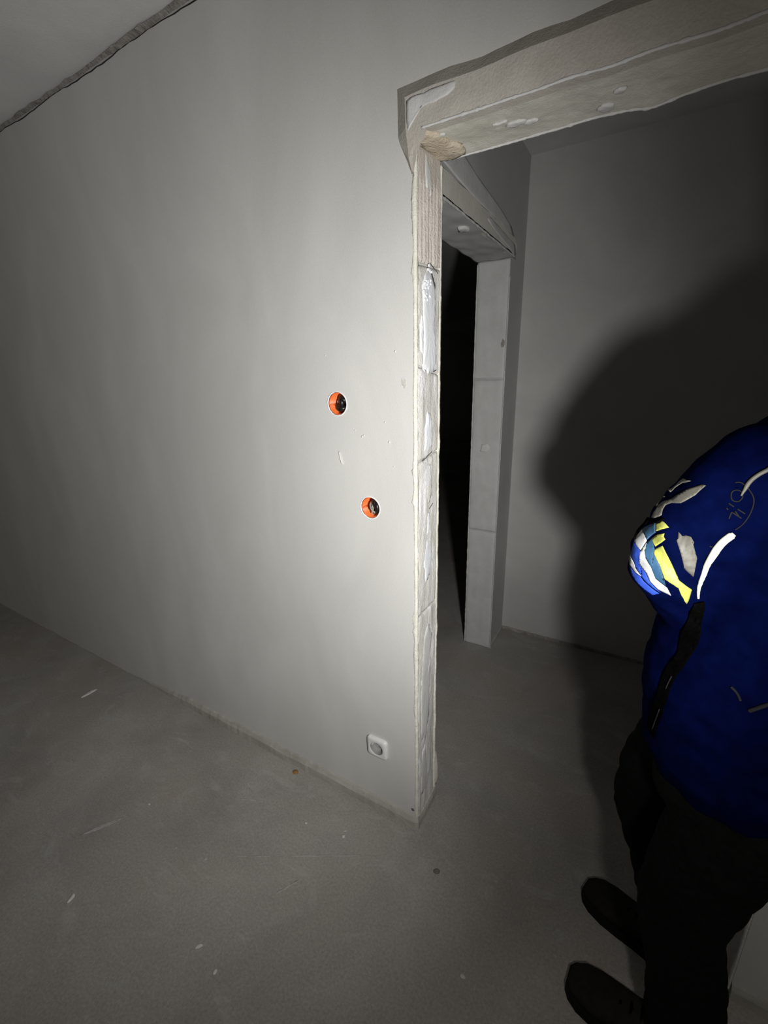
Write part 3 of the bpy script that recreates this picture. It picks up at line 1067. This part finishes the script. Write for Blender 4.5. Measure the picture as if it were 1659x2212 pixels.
def ball_vf(c, r, seg=18, ring=12):
    c = Vector(c)
    r = Vector(r) if not isinstance(r, (int, float)) else Vector((r, r, r))
    vs, fs = [c + Vector((0, 0, r.z))], []
    for j in range(1, ring):
        th = math.pi * j / ring
        for i in range(seg):
            a = 2 * math.pi * i / seg
            vs.append(c + Vector((r.x * math.sin(th) * math.cos(a), r.y * math.sin(th) * math.sin(a), r.z * math.cos(th))))
    vs.append(c - Vector((0, 0, r.z)))
    for i in range(seg):
        fs.append((0, 1 + i, 1 + (i + 1) % seg))
    for j in range(ring - 2):
        for i in range(seg):
            a, b = 1 + j * seg + i, 1 + j * seg + (i + 1) % seg
            fs.append((a, a + seg, b + seg, b))
    o = 1 + (ring - 2) * seg
    for i in range(seg):
        fs.append((o + i, len(vs) - 1, o + (i + 1) % seg))
    return vs, fs


def fused(name, parts, voxel, mat, parent, smooth_it=6, wrinkle=None):
    """one continuous skin over overlapping closed volumes"""
    vs, fs = merged(parts)
    o = obj(name, vs, fs, mat, None, True)
    md = o.modifiers.new('fuse', 'REMESH')
    md.mode = 'VOXEL'
    md.voxel_size = voxel
    md.use_smooth_shade = True
    sm = o.modifiers.new('relax', 'SMOOTH')
    sm.factor = 0.5
    sm.iterations = smooth_it
    bpy.context.view_layer.update()
    dg = bpy.context.evaluated_depsgraph_get()
    me = bpy.data.meshes.new_from_object(o.evaluated_get(dg))
    bpy.data.objects.remove(o, do_unlink=True)
    if wrinkle:
        nrm = [v.normal.copy() for v in me.vertices]
        for v, n_ in zip(me.vertices, nrm):
            v.co += n_ * wrinkle(v.co)
    for v in me.vertices:                          # the back presses flat against the wall beside the doorway
        if v.co.x > 0.882 and v.co.y > -0.006:
            v.co.y = -0.006
    me.name = name
    off = base_loc(parent)
    for v in me.vertices:
        v.co -= off
    for p in me.polygons:
        p.use_smooth = True
    me.materials.clear()
    me.materials.append(M[mat])
    o = bpy.data.objects.new(name, me)
    COL.objects.link(o)
    if parent is not None:
        o.parent = parent
    return o


# body joints
HIPC = Vector((0.775, -0.135, 0.86))
SHC = Vector((0.830, -0.190, 1.40))
L_SH, L_EL, L_WR = Vector((0.692, -0.262, 1.390)), Vector((0.587, -0.272, 1.250)), Vector((0.672, -0.195, 1.085))
R_SH, R_EL, R_WR = Vector((0.985, -0.125, 1.375)), Vector((1.020, -0.140, 1.10)), Vector((1.000, -0.135, 0.86))
F_HIP, F_KN, F_AN = Vector((0.735, -0.055, 0.84)), Vector((0.652, 0.035, 0.47)), Vector((0.768, 0.005, 0.09))     # leg further from the camera
N_HIP, N_KN, N_AN = Vector((0.800, -0.205, 0.84)), Vector((0.712, -0.205, 0.46)), Vector((0.768, -0.200, 0.09))     # leg nearer the camera
HEAD = SHC + Vector((0.010, 0.0, 0.270))

# the body: one continuous skin
fw, lf, up = FACE, LEFT, Vector((0, 0, 1))
parts = []
parts.append(loft_vf([(HIPC.x, HIPC.y, 0.76, 0.075, 0.14), (HIPC.x, HIPC.y, 0.88, 0.09, 0.155), (HIPC.x + 0.015, HIPC.y - 0.01, 1.02, 0.085, 0.135),
                      (HIPC.x + 0.035, HIPC.y - 0.03, 1.20, 0.095, 0.150), (SHC.x, SHC.y, 1.36, 0.085, 0.160), (SHC.x, SHC.y, 1.42, 0.06, 0.11)], 28, 2.2))
parts.append(tube_vf([SHC + up * 0.0, SHC + up * 0.10, HEAD], [0.062, 0.056, 0.06], 16))
parts.append(ball_vf(HEAD + up * 0.02, 0.085))
parts.append(ball_vf(HEAD + up * 0.025 - fw * 0.022, 0.086))
parts.append(ball_vf(HEAD - up * 0.055 + fw * 0.030, (0.058, 0.058, 0.062)))
parts.append(tube_vf([HEAD + fw * 0.078 + up * 0.012, HEAD + fw * 0.098 - up * 0.012, HEAD + fw * 0.080 - up * 0.022], [0.008, 0.014, 0.010], 10))
parts.append(tube_vf([HEAD + fw * 0.078 - up * 0.050 + lf * 0.022, HEAD + fw * 0.086 - up * 0.050, HEAD + fw * 0.078 - up * 0.050 - lf * 0.022], [0.006, 0.009, 0.006], 8))
for sg in (-1, 1):
    parts.append(tube_vf([HEAD + lf * sg * 0.083 + up * 0.028 - fw * 0.012, HEAD + lf * sg * 0.092 + up * 0.005 - fw * 0.010, HEAD + lf * sg * 0.082 - up * 0.025 - fw * 0.004], [0.010, 0.015, 0.009], 8))
for a, b, c, r in ((L_SH, L_EL, L_WR, 1), (R_SH, R_EL, R_WR, 1)):
    parts.append(tube_vf([SHC + (a - SHC) * 0.5, a, (a + b) / 2, b], [0.055, 0.050, 0.046, 0.038], 14))
    parts.append(tube_vf([b, (b + c) / 2, c], [0.038, 0.037, 0.026], 14))
for a, b, c in ((F_HIP, F_KN, F_AN), (N_HIP, N_KN, N_AN)):
    parts.append(tube_vf([a, (a + b) / 2, b], [0.080, 0.070, 0.052], 16))
    parts.append(tube_vf([b, b * 0.62 + c * 0.38 + Vector((0.012, 0, 0)), c, c - Vector((0, 0, 0.05))], [0.052, 0.054, 0.036, 0.034], 16))


def hand(wr, dirv, side, curl):
    """palm, four fingers of unequal length and a thumb from the side of the palm"""
    d = dirv.normalized()
    s = (side - d * side.dot(d)).normalized()
    nrm = d.cross(s)
    out = [tube_vf([wr - d * 0.015, wr + d * 0.02], [0.026, 0.027], 12)]
    for k, (off, ln) in enumerate(((0.030, 0.070), (0.010, 0.080), (-0.010, 0.075), (-0.029, 0.058))):
        a = wr + d * 0.005 + s * off * 0.6
        b = wr + d * 0.085 + s * off
        out.append(tube_vf([a, b], [0.015, 0.0105], 10))
        p, dd = b, d.copy()
        pts, rr = [b], [0.0100]
        for q in range(3):
            dd = (dd + nrm * curl).normalized()
            p = p + dd * ln / 3 * (1.15, 1.0, 0.85)[q]
            pts.append(p)
            rr.append((0.0092, 0.0085, 0.0070)[q])
        out.append(tube_vf(pts, rr, 10))
    a = wr + d * 0.020 + s * 0.022
    b = a + (d * 0.6 + s * 0.7 + nrm * 0.2).normalized() * 0.040
    c = b + (d * 0.9 + s * 0.15 + nrm * 0.4).normalized() * 0.032
    e = c + (d * 0.9 - s * 0.05 + nrm * 0.5).normalized() * 0.024
    out.append(tube_vf([a, b, c, e], [0.014, 0.0115, 0.0100, 0.0075], 10))
    return out


parts += hand(R_WR, Vector((-0.05, 0.05, -1)), FACE, 0.28)
parts += hand(L_WR, Vector((0.30, 0.45, -0.75)), -LEFT, 0.30)
PERSON = fused('person', parts, 0.0065, 'skin', None, 3)
tag(PERSON, 'person in blue jacket and black trousers turned away beside the doorway', 'person')
off = Vector((0.765, -0.10, 0.0))
for v_ in PERSON.data.vertices:
    v_.co -= off
PERSON.location = off
for sg in (-1, 1):
    vs, fs = ball_vf(HEAD + fw * 0.071 + lf * sg * 0.031 + up * 0.016, 0.0125, 12, 8)
    obj('eye', vs, fs, 'eye', PERSON, True)
# short hair as a cap over the skull
vs, fs = [], []
for j in range(9):
    th = math.radians(4 + 11.5 * j)
    for i in range(32):
        a = 2 * math.pi * i / 32
        dirv = fw * (math.cos(a) * math.sin(th)) + lf * (math.sin(a) * math.sin(th)) + up * math.cos(th)
        r = 0.100 + 0.004 * nz(i * 0.9, j * 0.9)
        if j > 5 and math.cos(a) > 0.2:
            dirv = fw * (math.cos(a) * math.sin(math.radians(62))) + lf * (math.sin(a) * math.sin(math.radians(62))) + up * math.cos(math.radians(62))
        vs.append(HEAD + up * 0.022 - fw * 0.012 + dirv * r)
for j in range(8):
    for i in range(32):
        q = (i + 1) % 32
        fs.append((j * 32 + i, j * 32 + q, (j + 1) * 32 + q, (j + 1) * 32 + i))
fs.append(tuple(range(32)))
hair = obj('hair', vs, fs, 'hair', PERSON, True)
sd = hair.modifiers.new('thick', 'SOLIDIFY')
sd.thickness = 0.012


# jacket -------------------------------------------------------------
def jacket_wrinkle(p):
    w_ = 0.0035 * noise.noise(Vector((p.x * 14, p.y * 14, p.z * 26))) + 0.002 * noise.noise(Vector((p.x * 40, p.y * 40, p.z * 60)))
    d = (p - L_EL).length
    if d < 0.16:                                   # folds bunching at the elbow
        q = (p.z * 0.75 + p.x * 0.65)
        w_ += 0.004 * math.sin(q * 150 + 3 * noise.noise(p * 12)) * (1 - d / 0.16)
    if p.z < 0.87:
        w_ += 0.004 * math.sin(math.atan2(p.y + 0.135, p.x - 0.775) * 17) * (0.87 - p.z) / 0.1
    return w_


jk = []
jk.append(loft_vf([
    (0.785, -0.155, 0.790, 0.115, 0.140), (0.780, -0.155, 0.815, 0.135, 0.170), (0.776, -0.155, 0.86, 0.150, 0.188),
    (0.778, -0.155, 0.93, 0.150, 0.200), (0.780, -0.157, 1.02, 0.152, 0.214), (0.790, -0.158, 1.10, 0.155, 0.216),
    (0.802, -0.170, 1.20, 0.150, 0.208), (0.815, -0.180, 1.30, 0.148, 0.212), (0.822, -0.188, 1.39, 0.138, 0.215),
    (0.826, -0.190, 1.45, 0.120, 0.188), (0.832, -0.190, 1.50, 0.092, 0.130), (0.836, -0.190, 1.54, 0.078, 0.090)], 44, 2.3))
jk.append(tube_vf(spline([SHC + (L_SH - SHC) * 0.35 + up * 0.0, L_SH + Vector((-0.01, 0, 0.0)), (L_SH + L_EL) / 2 + Vector((-0.014, 0, 0.006)), L_EL], 5),
                  [0.085 - 0.0014 * i for i in range(16)], 22))
jk.append(ball_vf(L_EL, (0.066, 0.062, 0.064)))
jk.append(ball_vf(L_SH + Vector((-0.012, 0.0, -0.002)), (0.086, 0.070, 0.082)))
jk.append(tube_vf(spline([L_EL, L_EL * 0.5 + L_WR * 0.5, L_WR], 5), [0.064 - 0.0016 * i for i in range(11)], 22))
jk.append(tube_vf([SHC + (R_SH - SHC) * 0.35, R_SH, (R_SH + R_EL) / 2, R_EL, (R_EL + R_WR) / 2, R_WR + up * 0.01], [0.080, 0.075, 0.068, 0.062, 0.056, 0.046], 22))
JACKET = fused('jacket', jk, 0.0085, 'navy', PERSON, 5, jacket_wrinkle)
JACKET['label'] = 'dark blue jacket with pale and yellow sleeve stripes'

# trousers
tr = []
tr.append(loft_vf([(HIPC.x, HIPC.y, 0.72, 0.105, 0.150), (HIPC.x, HIPC.y, 0.80, 0.118, 0.165), (HIPC.x, HIPC.y, 0.93, 0.112, 0.165), (HIPC.x + 0.005, HIPC.y - 0.005, 0.99, 0.105, 0.155)], 32, 2.2))
for a, b, c in ((F_HIP, F_KN, F_AN), (N_HIP, N_KN, N_AN)):
    k_ = 1.0 if a is F_HIP else 0.98
    tr.append(tube_vf(spline([a, a * 0.45 + b * 0.55 + Vector((-0.018, 0, 0.0)), b], 5), [k_ * (0.102 - 0.0022 * i) for i in range(11)], 22))
    tr.append(tube_vf(spline([b, b * 0.5 + c * 0.5 + Vector((0.010, 0, 0)), c + Vector((0.0, 0, -0.005)), c - Vector((0, 0, 0.035))], 4),
                      [k_ * (0.080 - 0.0012 * i) for i in range(13)], 22))
TROU = fused('trousers', tr, 0.010, 'black_cloth', PERSON, 5,
             lambda p: 0.005 * noise.noise(Vector((p.x * 10, p.y * 10, p.z * 24))) + 0.003 * math.sin(p.z * 90 + 4 * noise.noise(p * 9)) * (1 if p.z < 0.25 else 0.3))


# shoes
def shoe(toe, heel, name_parent):
    toe, heel = Vector(toe), Vector(heel)
    d = (toe - heel).normalized()
    s = Vector((-d.y, d.x, 0))
    Ln = (toe - heel).length
    prof = [(0.00, 0.030, 0.060), (0.06, 0.036, 0.085), (0.20, 0.039, 0.105), (0.32, 0.040, 0.100), (0.45, 0.042, 0.078), (0.60, 0.048, 0.064), (0.75, 0.051, 0.056), (0.88, 0.046, 0.050), (0.96, 0.034, 0.042), (1.0, 0.018, 0.032)]
    n = 20
    vs, fs = [], []
    for (t, w_, h_) in prof:
        c = heel + d * (Ln * t)
        for i in range(n):
            a = 2 * math.pi * i / n
            cs, sn = math.cos(a), math.sin(a)
            vs.append(c + s * (w_ * math.copysign(abs(cs) ** 0.75, cs)) + Vector((0, 0, 0.022 + (h_ - 0.022) * 0.5 + (h_ - 0.022) * 0.5 * math.copysign(abs(sn) ** 0.8, sn))))
    for j in range(len(prof) - 1):
        for i in range(n):
            q = (i + 1) % n
            fs.append((j * n + i, j * n + q, (j + 1) * n + q, (j + 1) * n + i))
    fs.append(tuple(reversed(range(n))))
    fs.append(tuple(range((len(prof) - 1) * n, len(prof) * n)))
    sh = obj('shoe', vs, fs, 'shoe', name_parent, True)
    ol = []
    for (t, w_, h_) in prof:
        ol.append(heel + d * (Ln * (t * 1.02 - 0.01)) + s * (w_ + 0.004))
    for (t, w_, h_) in reversed(prof):
        ol.append(heel + d * (Ln * (t * 1.02 - 0.01)) - s * (w_ + 0.004))
    v, f = prism([(p.x, p.y) for p in ol], lambda a, b, dd: (a, b, dd), 0.0, 0.027)
    obj('sole', v, f, 'rubber', sh)
    # laces
    for t in (0.42, 0.50, 0.58):
        c = heel + d * (Ln * t)
        h_ = 0.088 - 0.13 * (t - 0.40)
        v, f = tube_vf([c + s * 0.024 + Vector((0, 0, h_ - 0.010)), c + Vector((0, 0, h_)), c - s * 0.024 + Vector((0, 0, h_ - 0.010))], 0.0035, 6)
        obj('lace', v, f, 'strap', sh, True)
    return sh


shoe((0.548, 0.075, 0), (0.815, -0.020, 0), PERSON)
shoe((0.535, -0.178, 0), (0.812, -0.212, 0), PERSON)

# ---- marks and trim on the jacket: laid on the cloth from its left side
_bm = bmesh.new()
_bm.from_mesh(JACKET.data)
JB = BVHTree.FromBMesh(_bm)
_bm.free()
JOFF = base_loc(JACKET.parent)


def on_cloth(x, z, lift=0.0018):
    """point of the jacket's left surface at (x, z), seen square on to the sleeve"""
    hit = JB.ray_cast(Vector((x, -1.0, z)) - JOFF, Vector((0, 1, 0)))
    if hit[0] is None:
        hit = JB.find_nearest(Vector((x, -0.26, z)) - JOFF)
    return hit[0] + JOFF + hit[1] * lift


def cloth_patch(name, poly, mat, parent, lift=0.0010, step=0.004):
    """a thin appliqué that follows the cloth"""
    bm = bmesh.new()
    vs = [bm.verts.new((a, 0, b)) for a, b in poly]
    fc = bm.faces.new(vs)
    bmesh.ops.triangulate(bm, faces=bm.faces[:])
    for _ in range(6):
        long = [e for e in bm.edges if e.calc_length() > step]
        if not long:
            break
        bmesh.ops.subdivide_edges(bm, edges=long, cuts=1, use_grid_fill=False)
        bmesh.ops.triangulate(bm, faces=bm.faces[:])
    bmesh.ops.recalc_face_normals(bm, faces=bm.faces)
    out_v = [on_cloth(v.co.x, v.co.z, lift) for v in bm.verts]
    bm.verts.index_update()
    out_f = [tuple(v.index for v in f.verts) for f in bm.faces]
    bm.free()
    o = obj(name, out_v, out_f, mat, parent, True)
    sd_ = o.modifiers.new('thick', 'SOLIDIFY')
    sd_.thickness = 0.0006
    sd_.offset = 0
    return o

#MARKS#
SLEEVE = [
    ('dim_tape', [(0.5799, 1.3844), (0.5876, 1.3857), (0.5787, 1.3786), (0.5713, 1.3706), (0.5668, 1.3634), (0.5600, 1.3610), (0.5656, 1.3657), (0.5722, 1.3731), (0.5769, 1.3801)]),
    ('dim_tape', [(0.5598, 1.352), (0.5615, 1.3541), (0.5552, 1.3423), (0.5518, 1.3367), (0.5505, 1.342), (0.5530, 1.3480)]),
    ('dim_tape', [(0.6032, 1.3849), (0.599, 1.3848), (0.5847, 1.3748), (0.5738, 1.3635), (0.5694, 1.3572), (0.561, 1.3486), (0.5542, 1.34), (0.5503, 1.3307), (0.5486, 1.3199), (0.5547, 1.3269), (0.5594, 1.332), (0.5599, 1.3384), (0.5625, 1.3445), (0.5691, 1.3514), (0.5793, 1.3557), (0.594, 1.3702)]),
    ('white_tape', [(0.5387, 1.2958), (0.5310, 1.2850), (0.5306, 1.2803), (0.535, 1.277), (0.5399, 1.2748), (0.5432, 1.2831), (0.5462, 1.2893), (0.5429, 1.2937)]),
    ('white_tape', [(0.5464, 1.2877), (0.5402, 1.275), (0.5392, 1.2622), (0.5421, 1.2515), (0.5523, 1.2422), (0.5584, 1.231), (0.5702, 1.2211), (0.5871, 1.2166), (0.5802, 1.2292), (0.5644, 1.2383), (0.5563, 1.2555), (0.5473, 1.2665), (0.5444, 1.2767)]),
    ('yellow_tape', [(0.5613, 1.3256), (0.5538, 1.317), (0.5554, 1.3064), (0.5618, 1.3143), (0.5698, 1.3197), (0.5655, 1.3233)]),
    ('yellow_tape', [(0.5657, 1.3102), (0.5587, 1.305), (0.5522, 1.2945), (0.5545, 1.2898), (0.5579, 1.2863), (0.5678, 1.3022), (0.5653, 1.3049)]),
    ('yellow_tape', [(0.5659, 1.2921), (0.5573, 1.282), (0.5563, 1.2769), (0.5655, 1.2631), (0.5748, 1.2435), (0.5927, 1.2338), (0.599, 1.221), (0.6077, 1.2058), (0.6094, 1.2322), (0.5922, 1.2448), (0.5818, 1.2563), (0.5771, 1.2739)]),
    ('dim_tape', [(0.5813, 1.317), (0.5821, 1.3071), (0.5805, 1.3043), (0.5879, 1.2873), (0.5953, 1.2661), (0.6077, 1.2548), (0.6073, 1.2838), (0.6, 1.3004), (0.6005, 1.3072), (0.5964, 1.314), (0.5904, 1.3142), (0.5867, 1.3118)]),
    ('white_tape', [(0.5278, 1.2542), (0.5291, 1.2406), (0.5367, 1.2355), (0.5461, 1.2346), (0.5371, 1.2415), (0.5343, 1.2483)]),
    ('lit_teal', [(0.5537, 1.3177), (0.5469, 1.3078), (0.5392, 1.2965), (0.5431, 1.2938), (0.5463, 1.2905), (0.5554, 1.3046)]),
    ('lit_teal', [(0.5522, 1.2945), (0.5467, 1.2878), (0.5447, 1.2768), (0.5479, 1.2667), (0.5563, 1.2555), (0.5642, 1.2391), (0.579, 1.2303), (0.5738, 1.2431), (0.5655, 1.2631), (0.5563, 1.2769), (0.5573, 1.2822)]),
    ('lit_blue', [(0.5300, 1.2800), (0.5290, 1.2660), (0.5285, 1.2560), (0.5345, 1.2490), (0.5375, 1.2420), (0.5460, 1.2350), (0.5520, 1.2290), (0.5640, 1.2210), (0.5740, 1.2170), (0.5690, 1.2205), (0.5580, 1.2300), (0.5515, 1.2415), (0.5415, 1.2510), (0.5385, 1.2620), (0.5392, 1.2740), (0.5345, 1.2765)]),
    ('lit_blue', [(0.5295, 1.2385), (0.5330, 1.2290), (0.5420, 1.2200), (0.5540, 1.2120), (0.5640, 1.2080), (0.5720, 1.2150), (0.5620, 1.2200), (0.5500, 1.2280), (0.5450, 1.2335), (0.5360, 1.2345)]),
]
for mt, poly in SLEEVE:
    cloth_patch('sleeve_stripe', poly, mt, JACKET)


def cloth_line(name, pts, w0, mat, parent, lift=0.0022, widths=None, per=6):
    """flat ribbon or cord lying along the cloth"""
    q = spline([(a, 0, b) for a, b in pts], per) if len(pts) > 2 else [Vector((pts[0][0], 0, pts[0][1])).lerp(Vector((pts[1][0], 0, pts[1][1])), i / 5) for i in range(6)]
    P3 = [on_cloth(p.x, p.z, lift) for p in q]
    n = len(P3)
    r = [w0 * (widths(i / (n - 1)) if widths else 1.0) for i in range(n)]
    vs, fs = tube_vf(P3, r, 8)
    return obj(name, vs, fs, mat, parent, True)


# fold edge above the lower sleeve
cloth_line('sleeve_seam', [(0.531, 1.282), (0.536, 1.299), (0.545, 1.312), (0.556, 1.321), (0.563, 1.3285)], 0.0018, 'strap', JACKET)
# bright piping along the side seam, then its upper run, beam falloff painted in
cloth_line('reflective_piping', [(0.6192, 1.2165), (0.617, 1.238), (0.6181, 1.2617), (0.6214, 1.284), (0.6261, 1.303), (0.6329, 1.3163), (0.6412, 1.3262)], 0.0048, 'piping', JACKET, 0.002,
           lambda t: 0.30 + 0.75 * min(1, t * 1.6) if t < 0.97 else 0.7)
cloth_line('reflective_piping', [(0.6396, 1.3791), (0.6421, 1.3873), (0.6452, 1.3966), (0.651, 1.405), (0.6579, 1.4113), (0.668, 1.4190), (0.690, 1.430)], 0.0026, 'dim_tape', JACKET, 0.002,
           lambda t: 0.35 + 0.65 * min(1, t * 4))
# round printed emblem with letters
cloth_line('emblem_ring', [(0.6315, 1.3944), (0.6367, 1.3953), (0.6424, 1.3917), (0.6474, 1.3859), (0.6515, 1.3787), (0.6529, 1.3706), (0.6523, 1.3611), (0.6498, 1.3498), (0.6465, 1.3397), (0.6416, 1.332)], 0.0008, 'print', JACKET, 0.0006)
oring = [(0.6299, 1.3761), (0.6297, 1.3812), (0.6319, 1.3844), (0.6353, 1.3856), (0.639, 1.384), (0.6407, 1.3805), (0.6405, 1.3759), (0.638, 1.3719), (0.6342, 1.3712), (0.6312, 1.3729), (0.6299, 1.3761)]
cloth_line('emblem_letter', oring, 0.0008, 'print', JACKET, 0.0006)
for seg in ([(0.6284, 1.3676), (0.6343, 1.3641)], [(0.6276, 1.3609), (0.6292, 1.3589)], [(0.6332, 1.3568), (0.6321, 1.3472)], [(0.6332, 1.3568), (0.6442, 1.3503)],
            [(0.6365, 1.3586), (0.6410, 1.3525)], [(0.6382, 1.3619), (0.6467, 1.3568)]):
    cloth_line('emblem_letter', seg, 0.0009, 'print', JACKET, 0.0006)
cloth_line('emblem_letter', [(0.6177, 1.3052), (0.6208, 1.3049)], 0.0010, 'print', JACKET, 0.0006)
# cross strap of a bag, lying on the jacket
cl = spline([(0.6215, 0, 1.2098), (0.6291, 0, 1.1622), (0.6282, 0, 1.1271), (0.6190, 0, 1.0937), (0.6090, 0, 1.0394), (0.6050, 0, 0.9793), (0.6040, 0, 0.9028)], 4)
lt, rt = [], []
for i, p_ in enumerate(cl):
    t_ = (cl[min(i + 1, len(cl) - 1)] - cl[max(i - 1, 0)]).normalized()
    nn = Vector((-t_.z, 0, t_.x)) * 0.0065
    lt.append(((p_ + nn).x, (p_ + nn).z))
    rt.append(((p_ - nn).x, (p_ - nn).z))
cloth_patch('shoulder_strap', lt + rt[::-1], 'strap', JACKET, 0.003)
cloth_line('strap_edging', [(0.6150, 1.0560), (0.6105, 1.0297)], 0.0009, 'print', JACKET, 0.005)
cloth_line('strap_edging', [(0.6085, 0.9846), (0.6060, 0.9175)], 0.0008, 'print', JACKET, 0.005)
cloth_line('zip_pull', [(0.678, 1.0948), (0.6854, 1.0883), (0.6913, 1.0778)], 0.0018, 'print', JACKET, 0.002)
cloth_line('pocket_trim', [(0.703, 1.065), (0.7098, 1.0744), (0.724, 1.0905)], 0.0028, 'print', JACKET, 0.002)
